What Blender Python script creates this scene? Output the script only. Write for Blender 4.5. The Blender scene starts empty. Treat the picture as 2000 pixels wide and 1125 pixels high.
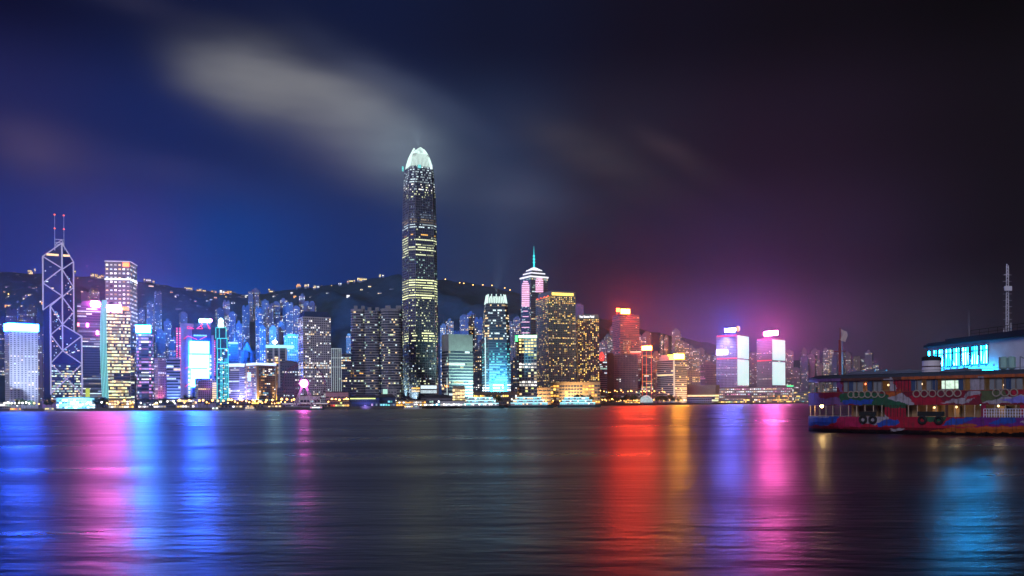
import bpy, math, random
from mathutils import Vector, Matrix

rad = math.radians
scene = bpy.context.scene
C = scene.collection
F, CAMH, ROLL, YC = 1700.0, 6.0, 0.0071, 787.9      # focal length in photo pixels, eye height, camera roll, horizon row

# ------------------------------------------------------------------ camera
cd = bpy.data.cameras.new('camera')
cam = bpy.data.objects.new('camera', cd)
C.objects.link(cam)
cam.location = (0, 0, CAMH)
cam.rotation_euler = (math.pi / 2, ROLL, 0)
cd.sensor_width = 36.0
cd.lens = 36.0 * F / 2000.0
cd.shift_y = (YC - 562.5) / 2000.0
cd.clip_start, cd.clip_end = 0.5, 30000
scene.camera = cam

# ------------------------------------------------------------------ render settings
scene.view_settings.view_transform = 'Standard'
scene.view_settings.look = 'None'
scene.view_settings.exposure = 0.0
scene.view_settings.gamma = 1.0
scene.cycles.use_denoising = True
scene.cycles.max_bounces = 5
scene.cycles.diffuse_bounces = 1
scene.cycles.glossy_bounces = 3
scene.cycles.transmission_bounces = 3
scene.cycles.volume_bounces = 0
scene.cycles.sample_clamp_indirect = 6.0
scene.cycles.sample_clamp_direct = 0.0
scene.cycles.caustics_reflective = True

# ------------------------------------------------------------------ night sky
SKY_GAIN = 1.0
world = bpy.data.worlds.new('World')
scene.world = world
world.use_nodes = True
wt = world.node_tree
wt.nodes.clear()


def nd(t, kind, **kw):
    n = t.nodes.new(kind)
    for k, v in kw.items():
        setattr(n, k, v)
    return n


def mth(t, op, a, b=None, clamp=False):
    n = t.nodes.new('ShaderNodeMath')
    n.operation = op
    n.use_clamp = clamp
    for i, s in enumerate((a, b)):
        if s is None:
            continue
        if isinstance(s, (int, float)):
            n.inputs[i].default_value = s
        else:
            t.links.new(s, n.inputs[i])
    return n.outputs[0]


def lin(c):
    return tuple(((x / 255.0) / 12.92 if x <= 10 else ((x / 255.0 + 0.055) / 1.055) ** 2.4) for x in c)


def mixc(t, fac, a, b):
    n = t.nodes.new('ShaderNodeMix')
    n.data_type = 'RGBA'
    if isinstance(fac, float):
        n.inputs[0].default_value = fac
    else:
        t.links.new(fac, n.inputs[0])
    for i, s in ((6, a), (7, b)):
        if isinstance(s, tuple):
            n.inputs[i].default_value = (*s[:3], 1)
        else:
            t.links.new(s, n.inputs[i])
    return n.outputs[2]


tc = nd(wt, 'ShaderNodeTexCoord')
sx = nd(wt, 'ShaderNodeSeparateXYZ')
wt.links.new(tc.outputs['Generated'], sx.inputs[0])
DX, DY, DZ = sx.outputs
az = mth(wt, 'ARCTAN2', DX, DY)
hyp = mth(wt, 'SQRT', mth(wt, 'ADD', mth(wt, 'MULTIPLY', DX, DX), mth(wt, 'MULTIPLY', DY, DY)))
te = mth(wt, 'DIVIDE', DZ, mth(wt, 'MAXIMUM', hyp, 0.001))
A0 = math.atan(1000 / F)
azn = mth(wt, 'ADD', mth(wt, 'MULTIPLY', az, 0.5 / A0), 0.5, True)
SKY = [   # rows of the night sky: tan(elevation), then colours along the azimuth by photo column
    (0.060, [(0, (16, 70, 175)), (330, (4, 84, 196)), (700, (30, 62, 135)), (930, (44, 64, 108)), (1150, (50, 48, 78)), (1420, (84, 66, 120)), (1620, (72, 57, 88)), (1780, (54, 48, 62)), (2000, (34, 32, 42))]),
    (0.165, [(0, (44, 60, 142)), (250, (58, 66, 152)), (450, (24, 70, 156)), (700, (32, 58, 128)), (950, (48, 66, 106)), (1150, (36, 38, 64)), (1420, (46, 40, 70)), (1600, (44, 36, 58)), (2000, (24, 22, 30))]),
    (0.290, [(0, (38, 42, 96)), (300, (27, 42, 100)), (650, (34, 48, 98)), (950, (38, 52, 86)), (1200, (38, 36, 54)), (1500, (34, 26, 42)), (2000, (22, 19, 26))]),
    (0.430, [(0, (15, 18, 50)), (300, (20, 28, 66)), (700, (20, 30, 66)), (1000, (20, 26, 52)), (1300, (22, 20, 35)), (1600, (20, 17, 25)), (2000, (13, 12, 15))]),
]
HAZE_GAIN = {0.060: 0.9, 0.165: 0.72, 0.290: 0.80, 0.430: 0.72}     # the haze in front of the sky takes this much away again
rows = []
for tel, stops in SKY:
    r = nd(wt, 'ShaderNodeValToRGB')
    wt.links.new(azn, r.inputs[0])
    r.color_ramp.interpolation = 'EASE'
    els = r.color_ramp.elements
    for i, (px, c) in enumerate(stops):
        p = math.atan((px - 1000) / F) / (2 * A0) + 0.5
        e = els[i] if i < 2 else els.new(p)
        e.position = p
        e.color = (*[k * HAZE_GAIN[tel] for k in lin(c)], 1)
    rows.append((tel, r.outputs[0]))
col = rows[0][1]
for (t0, _), (t1, c1) in zip(rows, rows[1:]):
    m = nd(wt, 'ShaderNodeMapRange', interpolation_type='SMOOTHERSTEP')
    wt.links.new(te, m.inputs[0])
    m.inputs[1].default_value = t0
    m.inputs[2].default_value = t1
    col = mixc(wt, m.outputs[0], col, c1)
# thin lit clouds drifting over the city: soft ellipses broken up by stretched noise
cb = nd(wt, 'ShaderNodeCombineXYZ')
wt.links.new(az, cb.inputs[0])
wt.links.new(te, cb.inputs[1])
mp = nd(wt, 'ShaderNodeMapping')
mp.inputs['Rotation'].default_value = (0, 0, rad(24))
mp.inputs['Scale'].default_value = (4.0, 13.0, 1)
wt.links.new(cb.outputs[0], mp.inputs[0])
nz = nd(wt, 'ShaderNodeTexNoise')
nz.inputs['Scale'].default_value = 1.3
nz.inputs['Detail'].default_value = 3.0
nz.inputs['Roughness'].default_value = 0.45
wt.links.new(mp.outputs[0], nz.inputs[0])
NZ = nz.outputs[0]
mp2 = nd(wt, 'ShaderNodeMapping')
mp2.inputs['Scale'].default_value = (5.0, 6.0, 1)
mp2.inputs['Location'].default_value = (3.1, 1.7, 0)
wt.links.new(cb.outputs[0], mp2.inputs[0])
nz2 = nd(wt, 'ShaderNodeTexNoise')
nz2.inputs['Scale'].default_value = 1.0
nz2.inputs['Detail'].default_value = 2.0
wt.links.new(mp2.outputs[0], nz2.inputs[0])
NW = mth(wt, 'SUBTRACT', nz2.outputs[0], 0.5)


def cloud(px, py, a, b, ang, colour, gain, edge=1.0):
    """soft cloud centred where photo pixel px,py looks; a,b half-axes in pixels; ang tilt in degrees (down to the right)"""
    global col
    q = math.atan((px - 1000) / F)
    u = mth(wt, 'MULTIPLY', mth(wt, 'SUBTRACT', az, q), F / math.cos(q) ** 2)
    k = F / math.cos(q)
    v = mth(wt, 'MULTIPLY', mth(wt, 'SUBTRACT', te, (YC - ROLL * (px - 1000) - py) / k), -k)
    v = mth(wt, 'ADD', v, mth(wt, 'MULTIPLY', NW, 50.0))
    ca, sa = math.cos(rad(ang)), math.sin(rad(ang))
    uu = mth(wt, 'DIVIDE', mth(wt, 'ADD', mth(wt, 'MULTIPLY', u, ca), mth(wt, 'MULTIPLY', v, sa)), a)
    vv = mth(wt, 'DIVIDE', mth(wt, 'SUBTRACT', mth(wt, 'MULTIPLY', v, ca), mth(wt, 'MULTIPLY', u, sa)), b)
    d2 = mth(wt, 'ADD', mth(wt, 'MULTIPLY', uu, uu), mth(wt, 'MULTIPLY', vv, vv))
    g = mth(wt, 'POWER', math.e, mth(wt, 'MULTIPLY', mth(wt, 'POWER', d2, edge), -1.0))
    br = mth(wt, 'ADD', mth(wt, 'MULTIPLY', NZ, 2.4), -0.2)
    fac = mth(wt, 'MULTIPLY', mth(wt, 'MULTIPLY', g, br), gain, True)
    col = mixc(wt, fac, col, tuple(1.15 * k for k in lin(colour)))


cloud(480, 170, 118, 66, 12, (112, 113, 119), 0.78, 1.3)
cloud(610, 185, 185, 70, 18, (113, 114, 120), 0.80, 1.35)
cloud(735, 238, 112, 70, 30, (114, 117, 126), 0.60, 1.25)
cloud(690, 300, 120, 60, 15, (84, 84, 108), 0.40)
cloud(800, 285, 90, 70, 20, (120, 140, 155), 0.45)
cloud(720, 130, 130, 32, 24, (70, 76, 98), 0.42)
cloud(880, 215, 120, 30, 34, (64, 74, 100), 0.32)
cloud(85, 300, 110, 55, 10, (78, 66, 98), 0.50)
cloud(255, 0, 100, 28, 8, (58, 56, 76), 0.28)
cloud(340, 345, 150, 36, 8, (56, 58, 108), 0.34)
cloud(1150, 300, 130, 42, 26, (66, 62, 70), 0.55)
cloud(1000, 375, 150, 62, 18, (66, 74, 98), 0.42)
cloud(1320, 300, 85, 22, 32, (66, 54, 62), 0.48)
cloud(190, 560, 120, 60, 0, (84, 70, 165), 0.22)
bg = nd(wt, 'ShaderNodeBackground')
bg.inputs[1].default_value = SKY_GAIN
wt.links.new(col, bg.inputs[0])
wo = nd(wt, 'ShaderNodeOutputWorld')
wt.links.new(bg.outputs[0], wo.inputs[0])

# the glow of the near shore behind the camera, falling softly on the far facades
sl = bpy.data.lights.new('sun', 'SUN')
sl.energy = 1.25
sl.angle = rad(25)
sl.color = (0.80, 0.82, 1.0)
sun = bpy.data.objects.new('sun', sl)
C.objects.link(sun)
sun.rotation_euler = (rad(66), 0, rad(-24))

# ------------------------------------------------------------------ helpers
def P(px, py, D):
    x, y = (px - 1000) / F, -(py - YC) / F
    cr, sr = math.cos(ROLL), math.sin(ROLL)
    return Vector((D * (x * cr + y * sr), D, CAMH + D * (-x * sr + y * cr)))


def yh(px):
    return YC - ROLL * (px - 1000)


class MB:
    """collects boxes, prisms, tubes and quads into one mesh"""
    def __init__(s):
        s.v, s.f, s.m = [], [], []

    def add(s, vs, fs, m=0):
        o = len(s.v)
        s.v += [tuple(p) for p in vs]
        s.f += [tuple(i + o for i in f) for f in fs]
        s.m += [m] * len(fs)
        return s

    def quad(s, a, b, c, d, m=0):
        return s.add((a, b, c, d), ((0, 1, 2, 3),), m)

    def box(s, x0, x1, y0, y1, z0, z1, m=0):
        return s.prism([(x0, y0), (x1, y0), (x1, y1), (x0, y1)], z0, z1, m)

    def prism(s, poly, z0, z1, m=0, sc=1.0, top=True, bottom=True):
        n = len(poly)
        cx = sum(p[0] for p in poly) / n
        cy = sum(p[1] for p in poly) / n
        vs = [(x, y, z0) for x, y in poly] + [(cx + (x - cx) * sc, cy + (y - cy) * sc, z1) for x, y in poly]
        fs = [(i, (i + 1) % n, n + (i + 1) % n, n + i) for i in range(n)]
        if top:
            fs.append(tuple(range(n, 2 * n)))
        if bottom:
            fs.append(tuple(reversed(range(n))))
        return s.add(vs, fs, m)

    def tube(s, p, q, r, n=6, m=0, r2=None):
        p, q = Vector(p), Vector(q)
        r2 = r if r2 is None else r2
        d = (q - p).normalized()
        a = d.orthogonal().normalized()
        b = d.cross(a)
        vs = [p + (a * math.cos(t) + b * math.sin(t)) * r for t in (2 * math.pi * i / n for i in range(n))]
        vs += [q + (a * math.cos(t) + b * math.sin(t)) * r2 for t in (2 * math.pi * i / n for i in range(n))]
        fs = [(i, (i + 1) % n, n + (i + 1) % n, n + i) for i in range(n)]
        fs += [tuple(range(n, 2 * n)), tuple(reversed(range(n)))]
        return s.add(vs, fs, m)

    def path(s, pts, r, n=6, m=0, closed=False):
        k = len(pts)
        for i in range(k if closed else k - 1):
            s.tube(pts[i], pts[(i + 1) % k], r, n, m)
        return s

    def lathe(s, prof, c=(0, 0, 0), n=12, m=0):
        vs, fs = [], []
        for r, z in prof:
            vs += [(c[0] + r * math.cos(2 * math.pi * i / n), c[1] + r * math.sin(2 * math.pi * i / n), c[2] + z) for i in range(n)]
        for j in range(len(prof) - 1):
            fs += [(j * n + i, j * n + (i + 1) % n, (j + 1) * n + (i + 1) % n, (j + 1) * n + i) for i in range(n)]
        fs += [tuple(reversed(range(n))), tuple(range((len(prof) - 1) * n, len(prof) * n))]
        return s.add(vs, fs, m)

    def ring(s, c, R, r, axis='y', n=16, k=6, m=0):
        c = Vector(c)
        vs, fs = [], []
        for i in range(n):
            t = 2 * math.pi * i / n
            for j in range(k):
                u = 2 * math.pi * j / k
                q = R + r * math.cos(u)
                p = (q * math.cos(t), r * math.sin(u), q * math.sin(t))
                if axis == 'x':
                    p = (p[1], p[0], p[2])
                if axis == 'z':
                    p = (p[0], p[2], p[1])
                vs.append(c + Vector(p))
        for i in range(n):
            for j in range(k):
                fs.append((i * k + j, i * k + (j + 1) % k, ((i + 1) % n) * k + (j + 1) % k, ((i + 1) % n) * k + j))
        return s.add(vs, fs, m)

    def build(s, name, mats, parent=None, loc=None, rot=0.0, smooth=False):
        me = bpy.data.meshes.new(name)
        me.from_pydata(s.v, [], s.f)
        if not isinstance(mats, (list, tuple)):
            mats = [mats]
        for x in mats:
            me.materials.append(x)
        if len(mats) > 1:
            me.polygons.foreach_set('material_index', s.m)
        if smooth:
            me.polygons.foreach_set('use_smooth', [True] * len(me.polygons))
        me.update()
        o = bpy.data.objects.new(name, me)
        C.objects.link(o)
        if parent:
            o.parent = parent
        if loc is not None:
            o.location = loc
        o.rotation_euler[2] = rot
        return o


def tag(o, label=None, cat=None, group=None, kind=None):
    for k, v in (('label', label), ('category', cat), ('group', group), ('kind', kind)):
        if v:
            o[k] = v
    return o


def empty(name, loc, rot=0.0, label=None, cat=None, group=None):
    o = bpy.data.objects.new(name, None)
    C.objects.link(o)
    o.location = loc
    o.rotation_euler[2] = rot
    o.empty_display_size = 1.0
    return tag(o, label, cat, group)


def copy_tree(o, parent=None):
    c = o.copy()
    C.objects.link(c)
    c.parent = parent
    for ch in list(o.children):
        copy_tree(ch, c)
    return c


MATS = {}


def mat(name, color, rough=0.6, metal=0.0, var=0.25, scale=0.15, spec=0.4):
    if name in MATS:
        return MATS[name]
    m = bpy.data.materials.new(name)
    m.use_nodes = True
    t = m.node_tree
    b = t.nodes['Principled BSDF']
    b.inputs['Roughness'].default_value = rough
    b.inputs['Metallic'].default_value = metal
    b.inputs['Specular IOR Level'].default_value = spec
    if var:
        co = nd(t, 'ShaderNodeTexCoord')
        n = nd(t, 'ShaderNodeTexNoise')
        n.inputs['Scale'].default_value = scale
        n.inputs['Detail'].default_value = 4.0
        t.links.new(co.outputs['Object'], n.inputs[0])
        hi = tuple(min(1, x * (1 + var)) for x in color)
        lo = tuple(x * (1 - var) for x in color)
        t.links.new(mixc(t, n.outputs[0], lo, hi), b.inputs['Base Color'])
    else:
        b.inputs['Base Color'].default_value = (*color, 1)
    MATS[name] = m
    return m


def emi(name, color, strength, sample=False, var=0.0, scale=0.35):
    if name in MATS:
        return MATS[name]
    m = bpy.data.materials.new(name)
    m.use_nodes = True
    t = m.node_tree
    b = t.nodes['Principled BSDF']
    b.inputs['Base Color'].default_value = (0.04, 0.04, 0.04, 1)
    b.inputs['Roughness'].default_value = 0.4
    b.inputs['Emission Color'].default_value = (*color, 1)
    if var:
        co = nd(t, 'ShaderNodeTexCoord')
        n = nd(t, 'ShaderNodeTexNoise')
        n.inputs['Scale'].default_value = scale
        n.inputs['Detail'].default_value = 2.0
        t.links.new(co.outputs['Object'], n.inputs[0])
        k = mth(t, 'ADD', mth(t, 'MULTIPLY', mth(t, 'SUBTRACT', n.outputs[0], 0.5), 4.0 * var), 1.0)
        t.links.new(mth(t, 'MULTIPLY', mth(t, 'MAXIMUM', k, 0.1), strength), b.inputs['Emission Strength'])
    else:
        b.inputs['Emission Strength'].default_value = strength
    m.cycles.emission_sampling = 'FRONT_BACK' if sample else 'NONE'
    MATS[name] = m
    return m


PAL = {'warm': ((1, .70, .36), 1.5), 'yellow': ((1, .78, .30), 1.7), 'pale': ((.93, 1, .58), 1.3), 'cool': ((.75, .95, 1), 1.3),
       'amber': ((1, .50, .10), 1.5), 'teal': ((.18, .85, .85), 1.0), 'dim': ((1, .78, .5), .38), 'dimcool': ((.5, .68, .95), .32),
       'white': ((1, .96, .88), 2.0), 'pink': ((1, .35, .62), 1.1), 'violet': ((.72, .45, 1), .9), 'aqua': ((.25, .75, 1), 1.2),
       'mint': ((.6, 1, .85), .75), 'orange': ((1, .42, .06), 2.2), 'gold': ((1, .62, .12), 2.6), 'green': ((.35, 1, .35), 1.2),
       'lime': ((.85, 1, .3), 1.4), 'red': ((1, .1, .06), 1.6), 'glare': ((.9, 1, 1), 3.0), 'floor': ((.95, 1, .50), 1.8), 'redline': ((.9, .08, .06), .5)}


for k_, (c_, s_) in list(PAL.items()):
    PAL[k_ + '_low'] = (c_, s_ * .38)


def pal(k):
    c, s = PAL[k]
    return emi('lit_' + k, c, s, False, 0.30)


GLASS = mat('dark_glass', (.05, .068, .115), .14, 0, 0, 1, .6)


def isect(root, axis, val, px, py):
    """local point where the view through photo pixel px,py meets the plane axis=val of a thing's own frame"""
    M = Matrix.Translation(root.location) @ Matrix.Rotation(root.rotation_euler[2], 4, 'Z')
    Mi = M.inverted()
    a = Mi @ Vector((0, 0, CAMH))
    b = Mi @ P(px, py, 1000.0)
    t = (val - a[axis]) / (b[axis] - a[axis])
    return a + (b - a) * t


def facing(name, label, cat, px, D, z=3.0, turn=0.0, group=None):
    p = P(px, yh(px), D)
    return empty(name, (p.x, p.y, z), math.atan2(-p.x, p.y) + rad(turn), label, cat, group)


def lofted(poly, levels, h):
    """rings of the body at each level"""
    return [[(x * s, y * s, t * h) for x, y in poly] for t, s in levels]


def scale_at(levels, t):
    for (t0, s0), (t1, s1) in zip(levels, levels[1:]):
        if t <= t1:
            return s0 + (s1 - s0) * (t - t0) / max(1e-6, t1 - t0)
    return levels[-1][1]


def windows(root, poly, levels, h, D, floor=4.0, bay=3.0, ww=1.0, wh=0.55, lit=0.3, pals=('warm',), rng=None, persist=0.6,
            full=0.05, z0=0.0, z1=None, dark=True, maxparts=100, minarea=5.0, litfn=None, off=0.15, glass=None, parent=None, edges=None):
    rng = rng or random.Random(1)
    parent = parent or root
    glass = glass or GLASS
    z1 = h if z1 is None else z1
    M = Matrix.Translation(root.location) @ Matrix.Rotation(root.rotation_euler[2], 4, 'Z')
    cam_l = M.inverted() @ Vector((0, 0, CAMH))
    n = len(poly)
    grid = MB()
    names = []
    runs = []

    def slot(m):
        if m not in names:
            names.append(m)
        return names.index(m)
    for i in range(n):
        if edges is not None and i not in edges:
            continue
        p, q = poly[i], poly[(i + 1) % n]
        ex, ey = q[0] - p[0], q[1] - p[1]
        L = math.hypot(ex, ey)
        if L < 0.6:
            continue
        nx, ny = ey / L, -ex / L
        mx, my = (p[0] + q[0]) / 2, (p[1] + q[1]) / 2
        if (cam_l.x - mx) * nx + (cam_l.y - my) * ny < -0.12 * D:
            continue
        nc = max(1, round(L / bay))
        z = z0
        while z + floor * 0.9 <= z1:
            a, b = z + floor * (1 - wh) * 0.5, z + floor * (1 + wh) * 0.5
            sa, sb = scale_at(levels, a / h), scale_at(levels, b / h)

            def corner(u, zz, s):
                return ((p[0] + ex * u) * s + nx * off, (p[1] + ey * u) * s + ny * off, zz)
            tfrac = (z + floor / 2) / h
            rowlit = lit * min(2.6, rng.expovariate(1.0) + 0.25)
            if rng.random() < full:
                rowlit = 0.92
            state = None
            cells = []
            for c in range(nc):
                pr = rowlit if litfn is None else litfn(i, tfrac, (c + .5) / nc, rowlit)
                force = None
                if isinstance(pr, tuple):
                    pr, force = pr
                if state is not None and rng.random() < persist and litfn is None:
                    st = state
                else:
                    st = (force or rng.choice(pals)) if rng.random() < pr else ''
                state = st
                cells.append(st)
            c = 0
            g = (1 - ww) / 2
            while c < nc:
                e = c + 1
                if ww > 0.97:
                    while e < nc and cells[e] == cells[c]:
                        e += 1
                u0, u1 = (c + g) / nc, (e - g) / nc
                if ww > 0.97:
                    u0, u1 = u0 + 0.02 / nc, u1 - 0.02 / nc
                qd = (corner(u0, a, sa), corner(u1, a, sa), corner(u1, b, sb), corner(u0, b, sb))
                if cells[c]:
                    if rng.random() < .34:
                        b2 = a + (b - a) * rng.uniform(.55, .9)
                        qd = (qd[0], qd[1], corner(u1, b2, sb), corner(u0, b2, sb))
                    tone = cells[c] + ('_low' if rng.random() < .30 else '')
                    ar = (u1 - u0) * L * (b - a) * (F / D) ** 2
                    runs.append((ar, tone, qd))
                elif dark:
                    grid.quad(*qd, slot(glass))
                c = e
            z += floor
    runs.sort(key=lambda r: -r[0])
    for k, (ar, st, qd) in enumerate(runs):
        if k < maxparts and ar >= minarea:
            MB().quad(*qd).build('window', pal(st), parent)
        else:
            grid.quad(*qd, slot(pal(st)))
    if grid.f:
        o = grid.build('window_grid', names, parent)
        o['kind'] = 'stuff'


class Tower:
    pass


def outline(w, d, shape, k):
    a, b = w / 2, d / 2
    if shape == 'cham':
        return [(-a + k, -b), (a - k, -b), (a, -b + k), (a, b - k), (a - k, b), (-a + k, b), (-a, b - k), (-a, -b + k)]
    if shape == 'round':
        pts = []
        for i in range(20):
            t = 2 * math.pi * (i + .5) / 20 - math.pi / 2
            c, s_ = math.cos(t), math.sin(t)
            pts.append((a * math.copysign(abs(c) ** (2 / k), c), b * math.copysign(abs(s_) ** (2 / k), s_)))
        return pts
    return [(-a, -b), (a, -b), (a, b), (-a, b)]


def T(name, label, cat, x0, x1, yt, D, xc=None, ratio=1.0, wall=None, shape='rect', k=4.0, levels=None, win=None, seed=0, z=3.0,
      plant=0.0, plantmat=None, mullion=0, group=None, parapet=0.0, top='flat', mast=0):
    """a tower whose nearest corner stands at photo column xc, whose sides reach columns x0 and x1 and whose roof reaches row yt"""
    xc = x0 if xc is None else xc
    q = math.atan((xc - 1000) / F)
    mpp = D * math.cos(q) / F
    th = math.atan(((xc - x0) / max(1e-6, (x1 - xc))) / ratio) if x1 > xc else math.pi / 2
    w = (x1 - xc) * mpp / max(0.05, math.cos(th))
    d = w * ratio
    cor = P(xc, yh(xc), D)
    h = P((x0 + x1) / 2, yt, D).z - z
    v = Vector((cor.x, cor.y, 0)).normalized()
    r = Vector((v.y, -v.x, 0))
    a = r * math.cos(th) + v * math.sin(th)
    b = -r * math.sin(th) + v * math.cos(th)
    cen = Vector((cor.x, cor.y, 0)) + a * w / 2 + b * d / 2
    root = empty(name, (cen.x, cen.y, z), math.atan2(a.y, a.x), label, cat, group)
    poly = outline(w, d, shape, k)
    levels = levels or [(0, 1), (1, 1)]
    mb = MB()
    rings = lofted(poly, levels, h)
    n = len(poly)
    for r0, r1 in zip(rings, rings[1:]):
        mb.add(r0 + r1, [(i, (i + 1) % n, n + (i + 1) % n, n + i) for i in range(n)])
    mb.add(rings[-1], [tuple(range(n))])
    mb.build('facade', wall, root)
    rng = random.Random(seed * 77 + 5)
    if win is not None:
        kw = dict(win)
        kw.setdefault('z0', 6.0)
        windows(root, poly, levels, h, D, rng=rng, **kw)
    st = levels[-1][1]
    if mullion:
        mm = MB()
        for i in range(n):
            p, qn = poly[i], poly[(i + 1) % n]
            L = math.hypot(qn[0] - p[0], qn[1] - p[1])
            nx, ny = (qn[1] - p[1]) / L, -(qn[0] - p[0]) / L
            if i not in (0, n - 1):
                continue
            cnt = max(1, round(L / mullion))
            for j in range(cnt + 1):
                u = j / cnt
                x, y = p[0] + (qn[0] - p[0]) * u + nx * .3, p[1] + (qn[1] - p[1]) * u + ny * .3
                for (t0, s0), (t1, s1) in zip(levels, levels[1:]):
                    mm.tube((x * s0, y * s0, t0 * h + .2), (x * s1, y * s1, t1 * h), .38, 4)
        mm.build('mullion', wall, root)
    pm = plantmat or wall
    if parapet:
        pb = MB()
        for i in range(n):
            p, qn = rings[-1][i], rings[-1][(i + 1) % n]
            pb.add([(p[0] * 1.012, p[1] * 1.012, h - .4), (qn[0] * 1.012, qn[1] * 1.012, h - .4), (qn[0] * 1.012, qn[1] * 1.012, h + parapet), (p[0] * 1.012, p[1] * 1.012, h + parapet),
                    (p[0] * .97, p[1] * .97, h + .05), (qn[0] * .97, qn[1] * .97, h + .05), (qn[0] * .97, qn[1] * .97, h + parapet), (p[0] * .97, p[1] * .97, h + parapet)],
                   [(0, 1, 2, 3), (5, 4, 7, 6), (3, 2, 6, 7)])
        pb.build('parapet', pm, root)
    if plant:
        pb = MB()
        ws, ds = w * st * .32, d * st * .32
        pb.box(-ws, ws * .4, -ds, ds, h, h + plant)
        pb.box(ws * .4 + .1, ws, -ds * .8, ds * .7, h, h + plant * .6)
        for _ in range(4):
            x, y = rng.uniform(-ws, ws * .9), rng.uniform(-ds, -ds * .2)
            pb.box(x, x + 2.5, y - ds * .35, y - ds * .35 + 2.5, h, h + rng.uniform(1.5, 3))
        pb.build('plant_room', pm, root)
    for j in range(mast):
        x = rng.uniform(-w * .2, w * .2)
        MB().tube((x, 0, h), (x, 0, h + plant + 14 + 6 * j), .35, 5, 0, .15).build('mast', mat('steel', (.3, .3, .33), .5, .6), root)
    B = Tower()
    B.root, B.w, B.d, B.h, B.poly, B.levels, B.D, B.st = root, w, d, h, poly, levels, D, st
    LAND.append((label, x0, x1, yt))
    return B


LAND = []


def on_front(B, px, py, off=0.0, face=None):
    y = -B.d / 2 - off if face is None else face
    return isect(B.root, 1, y, px, py)


def panel(B, name, x0, x1, y0, y1, m, off=0.4, thick=1.0, face=None, label=None):
    """a lit or painted panel standing on the front face between photo columns and rows"""
    a = on_front(B, x0, y1, off, face)
    b = on_front(B, x1, y0, off, face)
    y = a.y
    o = MB().box(a.x, b.x, y, y + thick, a.z, b.z).build(name, m, B.root)
    if label:
        o['label'] = label
    return o


def roofsign(B, x0, x1, y0, y1, m, label=None, name='roof_sign', face=None):
    """a sign on legs standing over the roof edge"""
    o = panel(B, name, x0, x1, y0, y1, m, .2, 1.2, face, label)
    a = on_front(B, x0, y1, .2, face)
    b = on_front(B, x1, y0, .2, face)
    fr = MB()
    lo = min(B.h, a.z) - 1.0
    for u in (.12, .5, .88):
        x = a.x + (b.x - a.x) * u
        fr.tube((x, a.y + 1.6, lo), (x, a.y + 1.6, b.z - .3), .25, 5)
        fr.tube((x, a.y + 1.6, b.z - .5), (x, a.y + 4.5, lo), .2, 5)
    fr.build('sign_frame', mat('steel', (.3, .3, .33), .5, .6), o)
    return o


def spot(root, loc, target, colour, energy, size=60, blend=.6, radius=1.0, name='fill_spot'):
    """a floodlight added without any fixture; loc and target in the thing's own frame"""
    l = bpy.data.lights.new(name, 'SPOT')
    l.energy, l.color = energy, colour
    l.spot_size, l.spot_blend = rad(size), blend
    l.shadow_soft_size = radius
    o = bpy.data.objects.new(name, l)
    C.objects.link(o)
    o.parent = root
    o.location = loc
    d = Vector(target) - Vector(loc)
    o.rotation_euler = d.to_track_quat('-Z', 'Y').to_euler()
    return o

# ------------------------------------------------------------------ the setting: water, land, hill
SHORE = [(-500, 1330), (0, 1200), (480, 1030), (800, 1090), (960, 1200), (1080, 1400), (1180, 1700), (1400, 2200), (1580, 2600), (2050, 3300), (2500, 4000)]


def lerp(tab, x):
    for (a, va), (b, vb) in zip(tab, tab[1:]):
        if x <= b:
            return va + (vb - va) * max(0.0, (x - a) / (b - a))
    return tab[-1][1]


def shore(px):
    return lerp(SHORE, px)


wm = bpy.data.materials.new('harbour_water')
wm.use_nodes = True
t = wm.node_tree
b = t.nodes['Principled BSDF']
b.inputs['Base Color'].default_value = (.004, .008, .016, 1)
b.inputs['IOR'].default_value = 1.5
co = nd(t, 'ShaderNodeTexCoord')
heights = []
for sc, det, w in (((.03, .11, 1), 2, 1.3), ((.26, .75, 1), 3, .8)):
    mp = nd(t, 'ShaderNodeMapping')
    mp.inputs['Scale'].default_value = sc
    mp.inputs['Rotation'].default_value = (0, 0, rad(7))
    n = nd(t, 'ShaderNodeTexNoise')
    n.inputs['Scale'].default_value = 1.0
    n.inputs['Detail'].default_value = det
    t.links.new(co.outputs['Object'], mp.inputs[0])
    t.links.new(mp.outputs[0], n.inputs[0])
    heights.append(mth(t, 'MULTIPLY', n.outputs[0], w))
bp = nd(t, 'ShaderNodeBump')
bp.inputs['Strength'].default_value = 1.0
bp.inputs['Distance'].default_value = 0.12
t.links.new(mth(t, 'ADD', heights[0], heights[1]), bp.inputs['Height'])
t.links.new(bp.outputs[0], b.inputs['Normal'])
b.inputs['Roughness'].default_value = 0.33
b.inputs['Anisotropic'].default_value = 0.40
tg = nd(t, 'ShaderNodeCombineXYZ')
tg.inputs[0].default_value = 1.0
t.links.new(tg.outputs[0], b.inputs['Tangent'])
mp = nd(t, 'ShaderNodeMapping')
mp.inputs['Scale'].default_value = (.018, .055, 1)
t.links.new(co.outputs['Object'], mp.inputs[0])
n = nd(t, 'ShaderNodeTexNoise')
n.inputs['Scale'].default_value = 1.0
n.inputs['Detail'].default_value = 5
t.links.new(mp.outputs[0], n.inputs[0])
mr = nd(t, 'ShaderNodeMapRange')        # wind patches: calmer and rougher water
mr.inputs[1].default_value, mr.inputs[2].default_value = .34, .66
mr.inputs[3].default_value, mr.inputs[4].default_value = .255, .40
t.links.new(n.outputs[0], mr.inputs[0])
t.links.new(mr.outputs[0], b.inputs['Roughness'])
MATS['harbour_water'] = wm
wo_ = MB().quad((-6000, -300, 0), (6000, -300, 0), (6000, 6500, 0), (-6000, 6500, 0)).build('water', wm)
tag(wo_, kind='structure')

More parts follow.
